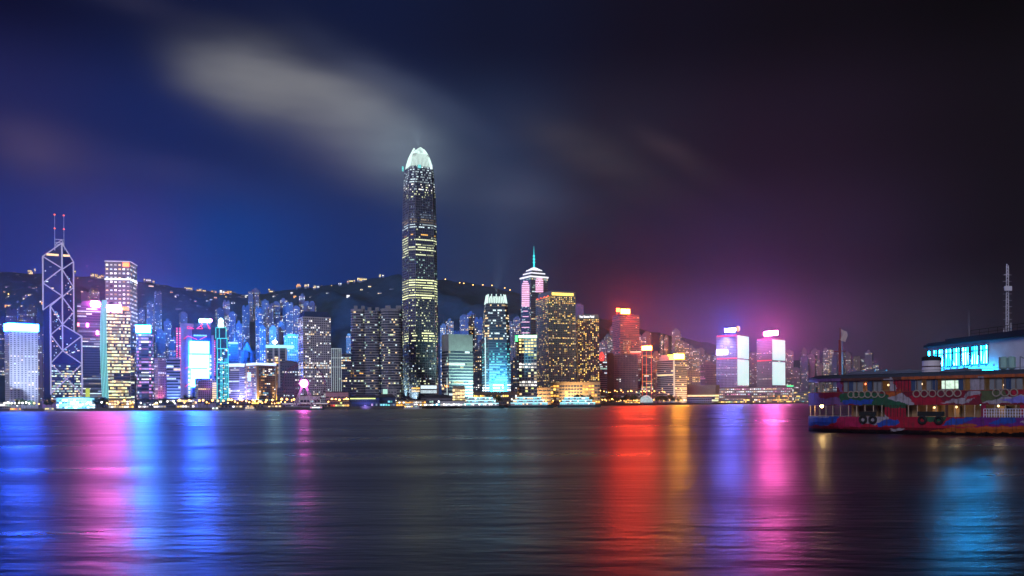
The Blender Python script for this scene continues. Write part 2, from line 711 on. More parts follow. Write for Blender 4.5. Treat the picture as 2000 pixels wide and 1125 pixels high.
ground = mat('city_ground', (.05, .05, .055), .8)
stone = mat('sea_wall_stone', (.12, .11, .11), .8)
pts = [P(px, yh(px), D) for px, D in SHORE]
lb = MB()
back = [(p.x * 2.2 if abs(p.x) > 400 else p.x, 6300) for p in pts]
for (p, q, bb, bc) in zip(pts, pts[1:], back, back[1:]):
    lb.quad((p.x, p.y, 3), (q.x, q.y, 3), (bc[0], bc[1], 3), (bb[0], bb[1], 3))
tag(lb.build('ground', ground), kind='structure')
sb = MB()
for p, q in zip(pts, pts[1:]):
    sb.quad((p.x, p.y - .05, -2), (q.x, q.y - .05, -2), (q.x, q.y - .05, 3.6), (p.x, p.y - .05, 3.6))
    sb.quad((p.x, p.y - .05, 3.6), (q.x, q.y - .05, 3.6), (q.x, q.y + 1.2, 3.6), (p.x, p.y + 1.2, 3.6))
tag(sb.build('seawall', stone), kind='structure')

RIDGE = [(-700, 520), (0, 530), (100, 534), (200, 540), (300, 552), (360, 561), (430, 570), (500, 574), (570, 562), (640, 555), (720, 545), (780, 536), (850, 543), (930, 553), (1010, 570),
         (1080, 592), (1150, 612), (1250, 640), (1350, 660), (1500, 690), (1700, 715), (2000, 740), (2600, 770)]
RY = 3300.0


def hill(x, y):
    px = 1000 + x / y * F
    y0 = max(1800.0, shore(px) + 420)
    top = (yh(px) - lerp(RIDGE, px)) / F * RY + CAMH
    if y <= y0:
        return 2.5
    s = (y - y0) / max(300.0, (RY - y0))
    wob = 1 + .10 * math.sin(x * .011 + y * .004) * math.sin(y * .009 + x * .003) + .05 * math.sin(x * .031 + 1.3) * math.sin(y * .027)
    if s <= 1:
        s = s * s * (3 - 2 * s) * .45 + s * .55
        return 2.5 + (top - 3) * s * (1 + (wob - 1) * math.sin(math.pi * min(1, s)) * 1.2) + 3 * math.sin(x * .07) * s
    return 2.5 + max(0, (top - 3) * (1 - (s - 1) * 1.1))


hb = MB()
NX, NY = 170, 60
for j in range(NY + 1):
    y = 1850 + (4700 - 1850) * j / NY
    for i in range(NX + 1):
        px = -650 + 3200 * i / NX
        x = (px - 1000) / F * y
        hb.v.append((x, y, hill(x, y) - (3.0 if y > shore(px) + 380 else 6)))
for j in range(NY):
    for i in range(NX):
        hb.f.append((j * (NX + 1) + i, j * (NX + 1) + i + 1, (j + 1) * (NX + 1) + i + 1, (j + 1) * (NX + 1) + i))
        hb.m.append(0)
tag(hb.build('hillside', mat('hill_forest', (.045, .085, .12), .9, 0, .5, .03), smooth=True), kind='structure')

# ------------------------------------------------------------------ walls
W_WHITE = mat('pale_concrete', (.62, .60, .64), .7)
W_GREY = mat('grey_concrete', (.30, .30, .33), .7)
W_MID = mat('mid_grey_cladding', (.18, .18, .21), .6)
W_DARK = mat('dark_cladding', (.12, .13, .185), .4)
W_BLUE = mat('blue_glass_wall', (.06, .10, .20), .25)
W_BROWN = mat('brown_stone', (.14, .10, .085), .7)
W_TAN = mat('tan_stone', (.36, .27, .19), .7)
W_PINK = mat('pink_render', (.50, .30, .36), .7)
W_LAV = mat('lavender_panels', (.42, .40, .60), .6)
W_ROSE = mat('rose_stone', (.30, .20, .21), .7)
STEEL = mat('steel', (.30, .30, .33), .5, .6)
ROOF = mat('roof_dark', (.04, .04, .05), .7)
GRP = 'office and hotel towers along the far shore'

# ------------------------------------------------------------------ left cluster
B = T('hotel_tower', 'pale grid-fronted slab tower with a blue-white lit band along its roof, at the left edge', 'tower', 10, 76, 645, 1330, xc=19, ratio=.55, wall=W_WHITE,
      win=dict(floor=2.95, bay=5.0, ww=.46, wh=.42, lit=.05, pals=('white', 'warm', 'cool'), persist=.4), seed=1)
a, c = on_front(B, 18, 645), on_front(B, 76, 634)
MB().box(-B.w / 2 - 1, B.w / 2 + 1.2, -B.d / 2 - 1, B.d / 2 + 1, B.h + .2, c.z).build('light_band', emi('band_blue_white', (.01, .085, 1), 135, True), B.root)
spot(B.root, (-B.w * .4, -B.d - 110, 2), (0, -B.d * .5, 75), (.55, .68, 1), 1300000, 70, 1)
MB().box(-B.w / 2 + 4, B.w / 2 - 4, -B.d / 2 + 3, B.d / 2 - 3, c.z + .02, c.z + 2).build('roof', ROOF, B.root)

# the triangulated tower with white lit edges
p = P(123, yh(123), 1480)
R0 = empty('office_tower', (p.x, p.y, 3), math.atan2(-p.x, p.y), 'dark glass tower of stepped triangular prisms with white lit diagonal bracing and twin roof masts', 'skyscraper')
U = 1480 / F * math.cos(math.atan((123 - 1000) / F))
Oc, A_, E_, B_, F_ = (0, 0), (-37 * U, 22.5 * U), (37 * U, -22.5 * U), (-22.5 * U, -37 * U), (22.5 * U, 37 * U)


def zz(py, px=123):
    return P(px, py, 1480).z - 3


tri_glass = mat('tower_blue_glass', (.022, .04, .10), .22)
fb = MB()
for (q1, q2, zo, z1, z2) in ((F_, A_, 475, 505, 500), (A_, B_, 578, 605, 602), (E_, F_, 634, 657, 648), (B_, E_, 685, 711, 711)):
    tri = [Oc, q1, q2]
    hs = [zz(zo), zz(z1), zz(z2)]
    vs = [(x, y, 0) for x, y in tri] + [(x, y, hh) for (x, y), hh in zip(tri, hs)]
    fb.add(vs, [(0, 1, 4, 3), (1, 2, 5, 4), (2, 0, 3, 5), (3, 4, 5)])
fb.build('facade', tri_glass, R0)
lines = emi('bracing_white', (.60, .56, .86), .62)


def v3(q, py):
    k = 1.012
    return (q[0] * k, q[1] * k - .35, zz(py))


col_, dia = [], []
col_ += [(A_, 500, A_, 605), (B_, 602, B_, 771), (E_, 657, E_, 771), (F_, 505, F_, 648), (Oc, 475, Oc, 685)]
dia += [(Oc, 475, A_, 500), (Oc, 475, F_, 505), (A_, 500, Oc, 524), (Oc, 524, A_, 552), (A_, 552, Oc, 578), (Oc, 578, A_, 605),
        (F_, 505, Oc, 526), (Oc, 526, F_, 556), (F_, 556, Oc, 580), (Oc, 580, F_, 606), (F_, 606, Oc, 634),
        (Oc, 578, B_, 602), (B_, 602, Oc, 634), (Oc, 634, B_, 657), (B_, 657, Oc, 685), (Oc, 634, E_, 657), (E_, 657, Oc, 685), (Oc, 685, B_, 711), (Oc, 685, E_, 711)]
mid = ((B_[0] + E_[0]) / 2, (B_[1] + E_[1]) / 2)
dia += [(B_, 712, mid, 741), (mid, 741, E_, 712), (mid, 741, B_, 769), (mid, 741, E_, 769)]
for (q, y0, r_, y1) in col_:
    MB().tube(v3(q, y0), v3(r_, y1), 1.35, 5).build('corner_column', lines, R0)
for (q, y0, r_, y1) in dia:
    MB().tube(v3(q, y0), v3(r_, y1), 1.05, 5).build('diagonal_brace', lines, R0)
wpoly = [B_, E_]
tri_poly = [B_, E_, (E_[0] + 5, E_[1] + 30), (B_[0] + 5, B_[1] + 30)]
windows(R0, tri_poly, [(0, 1), (1, 1)], zz(711), 1480, floor=4.2, bay=3.0, lit=.45, pals=('pale', 'mint', 'cool', 'warm'), rng=random.Random(4), persist=.8, z0=10, off=.5, edges=(0,), maxparts=40, minarea=4,
        litfn=lambda i, tt, u, r: (.75 if tt < .85 else .25) if r > .2 else .1)
oe = MB()
rg = random.Random(8)
for (q, s0, s1) in ((A_, 560, 700), (E_, 690, 705), (F_, 520, 600)):
    pass
for (q0, q1, y0, y1, cnt) in ((B_, Oc, 610, 700, 26), (Oc, E_, 660, 700, 16), (Oc, F_, 530, 640, 18), (A_, Oc, 520, 570, 5)):
    L = math.hypot(q1[0] - q0[0], q1[1] - q0[1])
    nx, ny = (q1[1] - q0[1]) / L, -(q1[0] - q0[0]) / L
    for _ in range(cnt):
        u = rg.uniform(.08, .85)
        py = rg.uniform(y0, y1)
        ww_ = rg.uniform(.03, .14)
        x0, y0_ = q0[0] + (q1[0] - q0[0]) * u + nx * .3, q0[1] + (q1[1] - q0[1]) * u + ny * .3
        x1, y1_ = q0[0] + (q1[0] - q0[0]) * min(.98, u + ww_) + nx * .3, q0[1] + (q1[1] - q0[1]) * min(.98, u + ww_) + ny * .3
        MB().quad((x0, y0_, zz(py)), (x1, y1_, zz(py)), (x1, y1_, zz(py) + 1.8), (x0, y0_, zz(py) + 1.8)).build('window', pal(rg.choice(('cool', 'dimcool', 'mint', 'aqua', 'warm'))), R0)
k0 = Vector(((A_[0] + F_[0]) / 2, (A_[1] + F_[1]) / 2, 0))
MB().box(-23, 12, 3, 4, zz(500), zz(500) + 3.4).build('lit_crown_band', pal('warm'), R0)
for px in (107, 125):
    loc = isect(R0, 1, 6.0, px, 480)
    m = MB().tube((loc.x, 6, loc.z - 8), (loc.x, 6, zz(418, px)), .75, 6, 0, .4)
    mo = m.build('mast', mat('mast_grey', (.55, .55, .65), .5), R0)
    for py in (419, 446):
        MB().lathe([(0.2, -1.2), (1.4, -.4), (1.4, .5), (.2, 1.2)], (loc.x, 6, zz(py, px)), 8).build('warning_light', emi('beacon_red', (1, .12, .05), 3), mo)
cx0, cx1 = isect(R0, 1, 6.0, 107, 480).x, isect(R0, 1, 6.0, 125, 480).x
cg = MB()
for py in (467, 473):
    cg.tube((cx0, 6, zz(py)), (cx1, 6, zz(py)), .5, 5)
cg.tube((cx0, 6, zz(478)), (0, 2, zz(468)), .5, 5).tube((cx1, 6, zz(478)), (0, 2, zz(468)), .5, 5)
cg.tube((cx0, 6, zz(480)), (0, 0, zz(475)), .5, 5).tube((cx1, 6, zz(480)), (0, 0, zz(475)), .5, 5)
cg.build('mast_frame', lines, R0)
pbm = MB()
pbm.box(B_[0] + 1, E_[0] - 1, -33 * U, -22 * U, 2, 16)
MB().box(-30, 31, -36 * U - 6, -36 * U - 2, 0, 15).build('podium', W_PINK, R0)
for i in range(7):
    x = -26 + i * 8.0
    MB().box(x, x + 5.5, -36 * U - 6.3, -36 * U - 6.1, 9.5, 13.5).build('window', pal('amber') if i in (0, 1, 5, 6) else GLASS, R0)
LAND.append(('the dark triangulated tower with white bracing', 86, 160, 475))

B = T('office_tower', 'dark tower ruled with thin white floor lines, a round pink lamp on its roof', 'office tower', 152, 199, 592, 1600, ratio=.8, wall=W_DARK,
      win=dict(floor=4.6, bay=3.0, wh=.36, lit=.42, pals=('cool', 'cool', 'white', 'dimcool', 'dim'), persist=.85, full=.2), seed=3, plant=5)
a = on_front(B, 186, 594)
MB().lathe([(1, -6), (7.5, -5), (8.5, 0), (7.5, 5), (1, 6)], (a.x, a.y - 1, a.z), 14).build('roof_lamp', emi('lamp_pink', (1, .10, .6), 90, True), B.root)
for px, py, m in ((153, 634, 'red'), (171, 635, 'pink'), (190, 650, 'pink')):
    a = on_front(B, px, py)
    MB().box(a.x - 1.6, a.x + 1.6, a.y - 2, a.y - 1, a.z - 3, a.z + 3).build('facade_lamp', emi('lamp_' + m, (1, .22, .25), 5), B.root)
a = on_front(B, 171, 779)
MB().box(a.x - 3.5, a.x + 3.5, a.y - 30, a.y - 25, 0, 36).build('lit_stair_tower', emi('stair_lime', (.75, .9, .12), .75), B.root)

B = T('office_tower', 'tall square tower dotted with white lights, a small red sign near its top', 'skyscraper', 207, 270, 513, 1700, xc=256, ratio=.9, wall=W_MID,
      win=dict(floor=8.2, bay=7.2, ww=.56, wh=.42, lit=.9, pals=('white', 'cool', 'white', 'warm'), z0=20, persist=0, maxparts=100,
               litfn=lambda i, tt, u, r: .93 if tt > .55 else .25), seed=4, parapet=2.5)
MB().box(-B.w / 2 - .6, B.w / 2 + .6, -B.d / 2 - .6, B.d / 2 + .6, on_front(B, 250, 545).z, on_front(B, 250, 542).z).build('lit_belt', emi('belt_white', (.9, .95, 1), 1.8), B.root)
MB().box(-B.w / 2 - .6, B.w / 2 + .6, -B.d / 2 - .6, B.d / 2 + .6, B.h + 1.2, B.h + 2.8).build('lit_roof_edge', emi('edge_lilac', (.8, .8, 1), .9), B.root)
a, c = isect(B.root, 0, -B.w / 2 - .8, 240, 521), isect(B.root, 0, -B.w / 2 - .8, 252, 513)
MB().box(a.x - .8, a.x, min(a.y, c.y), max(a.y, c.y), a.z, c.z).build('roof_sign', emi('sign_red_orange', (1, .16, .04), 5), B.root)

B = T('office_tower', 'bright yellow-floored tower with a curved teal glass fin and a pink-white roof sign', 'office tower', 208, 256, 604, 1340, ratio=.7, wall=W_BROWN,
      win=dict(floor=5.1, bay=2.6, wh=.6, lit=.9, pals=('pale', 'yellow', 'warm', 'pale'), persist=.82, z0=8, litfn=lambda i, tt, u, r: .04 if (.30 < tt < .36 and u > .3) else min(.97, .72 + r * .2)), seed=5)
a = on_front(B, 210, 612)
fin = MB()
prof = [(586, 199, 209), (600, 197, 208), (640, 195.5, 208), (680, 195.5, 208.5), (720, 196.5, 210), (760, 198.5, 212), (788, 200, 213)]
for (y0, l0, r0), (y1, l1, r1) in zip(prof, prof[1:]):
    q = [isect(B.root, 1, -B.d / 2 - 4, px, py) for px, py in ((l1, y1), (r1, y1), (r0, y0), (l0, y0))]
    fin.quad(*q)
    fin.quad(*[(v_.x, v_.y + 8, v_.z) for v_ in reversed(q)])
    fin.quad(q[0], q[3], (q[3].x, q[3].y + 8, q[3].z), (q[0].x, q[0].y + 8, q[0].z))
    fin.quad(q[2], q[1], (q[1].x, q[1].y + 8, q[1].z), (q[2].x, q[2].y + 8, q[2].z))
fo = fin.build('glass_fin', emi('fin_teal', (.10, .55, .58), .55, False, .25, .02), B.root)
fl = MB()
for u in (.06, .28, .5, .72, .94):
    pts_ = [isect(B.root, 1, -B.d / 2 - 4.4, l + (r - l) * u, y) for y, l, r in prof]
    fl.path(pts_, .42, 4)
fl.build('light_strip', emi('strip_teal', (.35, .95, .95), 1.1), fo)
roofsign(B, 209, 237, 596, 608, emi('sign_pink_white', (1, .10, .66), 190, True), 'glowing pink-white roof sign')
panel(B, 'roof_lights', 238, 252, 599, 606, pal('amber'), .2)
T('office_tower', 'low dark wing with sparse lights joined to the right of the yellow-lit tower', 'office block', 256, 263, 690, 1360, ratio=3, wall=W_DARK, win=dict(floor=4.5, bay=3, lit=.25, pals=('pale', 'warm')), seed=6)

B = T('office_tower', 'slim rounded tower of pink and violet lit floors under a blazing cyan roof sign', 'office tower', 267, 301, 650, 1440, shape='round', k=4.5, ratio=1.0, wall=W_DARK,
      win=dict(floor=5.6, bay=20, wh=.5, lit=.8, pals=('pink', 'violet', 'pink', 'white', 'dimcool', 'cool'), persist=0, litfn=lambda i, tt, u, r: .25 + .6 * min(1, r)), seed=7)
MB().prism([(x * .9, y * .9) for x, y in B.poly], B.h + .1, B.h + 3, 0).build('roof', ROOF, B.root)
roofsign(B, 265, 294, 636, 649, emi('sign_cyan', (.008, .20, 1), 495, True), 'blazing cyan-white roof sign')
MB().tube((4, 3, B.h), (4, 3, B.h + 26), .3, 5).build('mast', STEEL, B.root)
spot(B.root, (0, B.d * .4, B.h + 6), (720, 900, B.h + 380), (.02, .26, 1), 3.6e7, 84, 1, 2)  # added blue spot, unseen, tinting the slope and towers behind

B = T('office_block', 'slim pale-pink block with rows of small dark windows beside the blue-striped block', 'office block', 302, 325, 699, 1290, xc=309, ratio=1.1, wall=W_PINK,
      win=dict(floor=3.4, bay=3.4, ww=.4, wh=.5, lit=.1, pals=('warm', 'white')), seed=8)
spot(B.root, (-B.w * .75, -B.d * .9, 2), (-B.w * .5, -B.d * .2, 45), (1, .25, .55), 90000, 80)
B = T('office_block', 'low block striped with pale blue ribbon floors right of the slim pink block', 'office block', 326, 353, 701, 1280, ratio=.8, wall=W_LAV,
      win=dict(floor=4.4, bay=3, wh=.62, lit=.1, pals=('cool', 'warm'), persist=.7), seed=9, plant=3)
spot(B.root, (0, -B.d * 1.6, 2), (0, -B.d * .4, 40), (.25, .45, 1), 160000, 80)

# the bank headquarters hung from pink lit trusses
R1 = facing('bank_headquarters', 'broad bank headquarters with stacked white light screens, pink lit trusses and flanking red light ladders', 'office tower', 383, 1420)


def lp(px, py, y=0.0):
    return isect(R1, 1, y, px, py)


def bx(name, x0, x1, y0, y1, f0, f1, m, root=R1, lbl=None):
    a, c = isect(root, 1, f0, x0, y1), isect(root, 1, f0, x1, y0)
    o = MB().box(a.x, c.x, f0, f1, a.z, c.z).build(name, m, root)
    if lbl:
        o['label'] = lbl
    return o


for (x0, x1, yt, f0) in ((343, 356, 640, 14), (353, 378, 632, 4), (376, 412, 640, 2), (410, 424, 662, 12)):
    bx('facade', x0, x1, yt, 786, f0, f0 + 40, W_LAV if x0 in (353,) else W_BLUE)
for x0, x1 in ((356, 360), (363, 367), (414, 418)):
    bx('steel_column', x0, x1, 636 if x0 < 400 else 655, 786, 1, 4, W_LAV)
for (x0, x1, y0, y1, ms) in ((370.5, 408.5, 667, 690, 'screen_a'), (370, 408.5, 693, 719, 'screen_a'), (373, 408.5, 721, 742, 'screen_a')):
    bx('light_screen', x0, x1, y0, y1, -.5, .6, emi(ms, (.016, .11, 1), 85, True))
bx('light_screen', 372, 381, 742, 756, -.5, .6, emi('screen_a', (.016, .11, 1), 85))
pk = emi('truss_pink', (1, .07, .25), 1.5)
for pts_ in (((366, 637), (379, 642), (366, 642), (366, 637)), ((384, 642), (396, 634), (390, 628)), ((384, 642), (396, 642), (391, 634)), ((404, 630), (408, 642), (411, 642), (404, 632)),
             ((359, 662), (367, 656), (385, 663)), ((390, 663), (404, 657)), ((361, 720), (370, 716)), ((361, 756), (371, 748), (380, 754)), ((404, 719), (413, 722))):
    MB().path([lp(x, y, -1) for x, y in pts_], .75, 4).build('truss', pk, R1)
bx('light_bar', 378, 404, 654, 656.5, -.8, .5, pal('aqua'))
bx('roof_plant', 378, 412, 632, 641, 6, 30, W_BLUE)
bx('roof_sign', 389, 411, 623.5, 629.5, 2, 3.4, emi('sign_aqua_white', (.3, .6, 1), 30, True), lbl='aqua-white roof sign')
MB().lathe([(1, -2.5), (3, 0), (1, 2.5)], tuple(lp(411, 626, 1)), 10).build('roof_lamp', emi('lamp_magenta', (1, .12, .5), 60, True), R1)
rl = emi('ladder_red', (1, .12, .32), 1.5)
rw = emi('ladder_white', (1, .7, .8), 1.6)
for (x0, x1, y0, y1) in ((344, 347, 640, 700), (349.5, 353, 640, 757), (416, 420.5, 665, 735)):
    n = int((y1 - y0) / 3.4)
    for i in range(n):
        ya = y0 + (y1 - y0) * i / n
        bx('ladder_light', x0 + (.5 if i % 2 else 0), x1, ya, ya + 1.9, 3 if x0 > 400 else 2.5, 3.6, rw if i % 7 == 3 else rl)
for (x0, x1, y0, y1) in ((409.5, 413, 692, 735), (368, 371.5, 722, 778)):
    n = int((y1 - y0) / 2.6)
    for i in range(n):
        ya = y0 + (y1 - y0) * i / n
        bx('stair_light', x0, x1, ya, ya + 1.0, -.9, -.3, pal('glare' if i % 3 else 'aqua'))
spot(R1, (0, 30, 170), (520, 900, 480), (.02, .24, 1), 3.6e7, 105, 1, 2)  # second added blue spot, colouring the hill and apartment towers behind
LAND.append(('the bank headquarters with white light screens', 343, 424, 624))

B = T('civic_block', 'low grey grid-fronted box standing in front of the white light screens', 'office block', 381, 423, 739, 1180, xc=387, ratio=.6, wall=W_LAV,
      win=dict(floor=2.6, bay=2.6, ww=.7, wh=.72, lit=.01, pals=('warm',), maxparts=12), seed=11)
panel(B, 'lit_side_bay', 415, 422.5, 746, 780, pal('warm'), .5, .4)
bgrid = MB()
for i in range(9):
    a = on_front(B, 415, 746 + i * 4, .95)
    c = on_front(B, 422.5, 747.6 + i * 4, .95)
    bgrid.box(a.x - .3, c.x + .3, a.y, a.y + .3, min(a.z, c.z), max(a.z, c.z))
bgrid.build('bay_slab', W_LAV, B.root)

# tiered tower outlined in turquoise
R2 = facing('office_tower', 'slim tiered tower outlined in turquoise light tubes with a white glowing lantern on top', 'office tower', 434, 1440)
tq = emi('tube_turquoise', (.08, .78, .78), 1.25)
tiers = [(421.5, 441.5, 640, 661, 0, 26), (424, 443.5, 661, 681, -1.5, 27), (424.5, 445.5, 681, 708, -3, 28), (424, 446, 708, 786, -4.5, 30)]
for (x0, x1, y0, y1, f0, f1) in tiers:
    bx('facade', x0, x1, y0, y1, f0, f1, W_BLUE, R2)
    pts_ = [isect(R2, 1, f0 - .7, *q) for q in ((x0, y1), (x0, y0), (x1, y0), (x1, y1))]
    MB().path(pts_, .85, 4).build('light_tube', tq, R2)
    xm = x0 + (x1 - x0) * .34
    MB().tube(isect(R2, 1, f0 - .7, xm, y0), isect(R2, 1, f0 - .7, xm, y1), .7, 4).build('light_tube', tq, R2)
for xm in (434, 439.5, 443):
    MB().tube(isect(R2, 1, -5.3, xm, 700), isect(R2, 1, -5.3, xm, 784), .62, 4).build('light_tube', tq, R2)
for k in range(5):
    MB().tube(isect(R2, 1, -5.4, 424, 722 + 14 * k), isect(R2, 1, -5.4, 446, 722 + 14 * k), .4, 4).build('light_tube', tq, R2)
a, c = isect(R2, 1, -5.0, 424, 784), isect(R2, 1, -5.0, 446, 700)
wr = random.Random(3)
for k in range(46):
    x, z_ = wr.uniform(a.x + 1, c.x - 3), wr.uniform(a.z + 2, c.z + 14)
    MB().quad((x, -5.1, z_), (x + wr.uniform(1.5, 4.5), -5.1, z_), (x + 2.5, -5.1, z_ + 1.7), (x, -5.1, z_ + 1.7)).build('window', pal(wr.choice(('cool', 'white', 'warm', 'aqua'))), R2)
a = isect(R2, 1, 8, 431.5, 640)
MB().lathe([(4.5, 0), (5, 4), (3.6, 8), (4.6, 12), (2.2, 15.5), (.3, 16.5)], (a.x, 8, a.z), 8).build('lantern', emi('lantern_white', (.55, .95, 1), 3.2), R2)
LAND.append(('the turquoise-outlined tower', 421, 446, 622))

# two low blocks with floodlit tops and amber uplights
B = T('hotel_block', 'low lavender louvred block with a white lit parapet, right of the turquoise-outlined tower', 'office block', 447, 484, 716, 1190, xc=468, ratio=.9, wall=W_LAV,
      win=dict(floor=2.6, bay=3, wh=.45, lit=.05, pals=('cool', 'white'), persist=.6, maxparts=30), seed=12)
spot(B.root, (-B.w * .9, -B.d * 1.2, 2), (-B.w * .4, -B.d * .3, 30), (.45, .4, 1), 220000, 90)
MB().box(-B.w / 2, B.w / 2, -B.d / 2, B.d / 2, B.h + .1, B.h + 4.5).build('lit_parapet', emi('parapet_blue_white', (.62, .78, 1), 1.5), B.root)
T('stair_tower', 'narrow beige shaft block with a column of lit windows between the two louvred blocks', 'office block', 472, 491, 713, 1200, ratio=1, wall=W_TAN,
  win=dict(floor=3.4, bay=3.2, ww=.5, wh=.5, lit=.55, pals=('white', 'cool', 'warm'), persist=.2), seed=13, plant=2)
B = T('hotel_block', 'low brownish louvred block under a bright white band, amber uplights at both its corners', 'office block', 482, 540, 713, 1185, xc=502, ratio=.8, wall=W_ROSE,
      win=dict(floor=2.5, bay=3, ww=.8, wh=.5, lit=.22, pals=('warm', 'white', 'amber', 'aqua'), persist=.15, maxparts=100), seed=14)
MB().box(-B.w / 2 - .5, B.w / 2 + .5, -B.d / 2 - .5, B.d / 2 + .5, B.h + .2, B.h + 3.4).build('lit_parapet', emi('parapet_blue_white', (.62, .78, 1), 1.5), B.root)
a, c = isect(B.root, 0, -B.w / 2 - .6, 484, 745), isect(B.root, 0, -B.w / 2 - .6, 490, 727)
MB().box(a.x - .5, a.x, min(a.y, c.y), max(a.y, c.y), a.z, c.z).build('light_panel', emi('panel_blue_white', (.55, .75, 1), 1.4), B.root)
for s_ in (-1, 1):
    MB().box(s_ * B.w / 2 - 1.4, s_ * B.w / 2 + 1.4, -B.d / 2 - 2.2, -B.d / 2 + .5, 0, B.h - 1).build('corner_pier', W_TAN, B.root)
    spot(B.root, (s_ * B.w / 2, -B.d / 2 - 7, 1), (s_ * B.w / 2, -B.d / 2 - 2, 22), (1, .55, .08), 130000, 50, 1)
spot(B.root, (-B.w * .9, -B.d * .6, 2), (-B.w * .5, 0, 26), (.3, .4, 1), 170000, 90)
T('office_tower', 'dim blue tower with a stepped pyramid roof and needle behind the louvred blocks', 'office tower', 470, 498, 668, 1650, ratio=1, wall=W_BLUE, shape='cham', k=5,
  levels=[(0, 1), (.76, 1), (.765, .86), (.86, .86), (.865, .7), (1, .08)], win=dict(floor=4.2, bay=3.5, ww=.6, wh=.55, lit=.05, pals=('cool', 'mint'), z1=85), seed=15, mast=1)
T('office_tower', 'short blue tower with white-lit roof and two spires, right of the turquoise-outlined tower', 'office tower', 447, 466, 671, 1600, ratio=1, wall=W_BLUE,
  win=dict(floor=4.2, bay=3.5, wh=.5, lit=.08, pals=('cool', 'aqua'), persist=.5), seed=16, mast=2, parapet=3, plantmat=emi('parapet_mint', (.6, .9, 1), .9))
B = T('office_tower', 'grey tower with white corner columns under a cyan-lit roof edge and a star-bright floodlamp', 'office tower', 521, 560, 679, 1430, ratio=.8, wall=W_MID,
      win=dict(floor=4.6, bay=3.6, ww=.8, wh=.55, lit=.12, pals=('warm', 'white'), persist=.4), seed=17)
for u in (0, .36, .64, 1):
    x = -B.w / 2 + B.w * u
    MB().box(x - 1.5, x + 1.5, -B.d / 2 - 1.4, -B.d / 2 + .2, 0, B.h).build('column', W_WHITE, B.root)
MB().box(-B.w / 2 - 1, B.w / 2 + 12, -B.d / 2 - 2, B.d / 2, B.h + .1, B.h + 4.6).build('lit_roof_edge', emi('edge_cyan', (.3, .85, 1), 1.8), B.root)
a = on_front(B, 537, 668)
MB().lathe([(.4, -3), (3, -1.5), (3.4, 0), (3, 1.5), (.4, 3)], (a.x, a.y, a.z), 10).build('floodlamp', emi('floodlamp_white', (.4, .9, 1), 90, True), B.root)
MB().tube((a.x, a.y, B.h), (a.x, a.y, a.z - 2), .4, 5).build('lamp_post', STEEL, B.root)
for k in range(4):
    panel(B, 'lit_bay', 536, 546, 697 + k * 10, 700 + k * 10, pal('amber' if k % 2 else 'warm'), .6, .3)
T('office_block', 'dark violet block almost unlit, left of the pale tower with round windows', 'office block', 551, 586, 709, 1290, ratio=.8, wall=W_DARK, win=dict(floor=4, bay=3.6, ww=.5, wh=.45, lit=.06, pals=('white', 'cool')), seed=18, plant=4)
T('office_block', 'lower dark annex with a few lit rows left of the ferris wheel', 'office block', 541, 575, 757, 1180, ratio=.8, wall=W_DARK, win=dict(floor=4, bay=3, ww=.6, wh=.45, lit=.2, pals=('white', 'cool')), seed=19)
T('office_tower', 'grey gridded tower with a row of lit penthouse windows behind the star-bright floodlamp', 'office tower', 556, 590, 655, 1750, ratio=.8, wall=W_GREY, win=dict(floor=4, bay=3.4, ww=.55, wh=.5, lit=.2, pals=('white', 'warm', 'cool')), seed=20, plant=4)
B = T('office_tower', 'pale tower pierced by a grid of small round-edged windows, with a dark hipped roof', 'office tower', 583, 648, 618, 1250, xc=593, ratio=.75, wall=W_WHITE,
      win=dict(floor=3.2, bay=2.75, ww=.58, wh=.55, lit=.16, pals=('white', 'white', 'warm', 'cool'), persist=.55, full=.07, z0=4,
               litfn=lambda i, tt, u, r: (.92 if u < .95 else .3) if .42 < tt < .50 else (.8 if .10 < tt < .16 and u > .35 else r * .9)), seed=21)
MB().prism([(-B.w / 2 + .5, -B.d / 2 + .5), (B.w / 2 - .5, -B.d / 2 + .5), (B.w / 2 - .5, B.d / 2 - .5), (-B.w / 2 + .5, B.d / 2 - .5)], B.h + .05, B.h + 8, 0, .84).build('hipped_roof', W_BLUE, B.root)
B = T('office_block', 'slim dark block behind a bright white lattice of columns, right of the pale round-windowed tower', 'office block', 648, 667, 681, 1330, ratio=.8, wall=W_DARK,
      win=dict(floor=4.3, bay=4.2, ww=.5, wh=.4, lit=.12, pals=('mint', 'pale')), seed=22)
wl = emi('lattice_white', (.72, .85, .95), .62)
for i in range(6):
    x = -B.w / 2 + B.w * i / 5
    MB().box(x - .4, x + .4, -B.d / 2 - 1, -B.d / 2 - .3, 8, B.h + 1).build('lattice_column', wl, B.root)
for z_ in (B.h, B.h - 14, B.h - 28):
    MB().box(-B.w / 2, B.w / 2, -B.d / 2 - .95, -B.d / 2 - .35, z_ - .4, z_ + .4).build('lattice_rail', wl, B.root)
T('office_block', 'dark low-rise with scattered mint windows left of the twin rounded towers', 'office block', 667, 690, 690, 1420, ratio=.8, wall=W_DARK, win=dict(floor=4.2, bay=3, wh=.5, ww=.8, lit=.22, pals=('mint', 'cool', 'warm', 'pale'), persist=.4), seed=23)
T('office_tower', 'thin beige tower with amber lamps just left of the twin rounded towers', 'office tower', 677, 690, 656, 1900, ratio=1, wall=W_TAN, win=dict(floor=4.2, bay=3, ww=.4, wh=.6, lit=.2, pals=('amber', 'warm')), seed=24, plant=5)

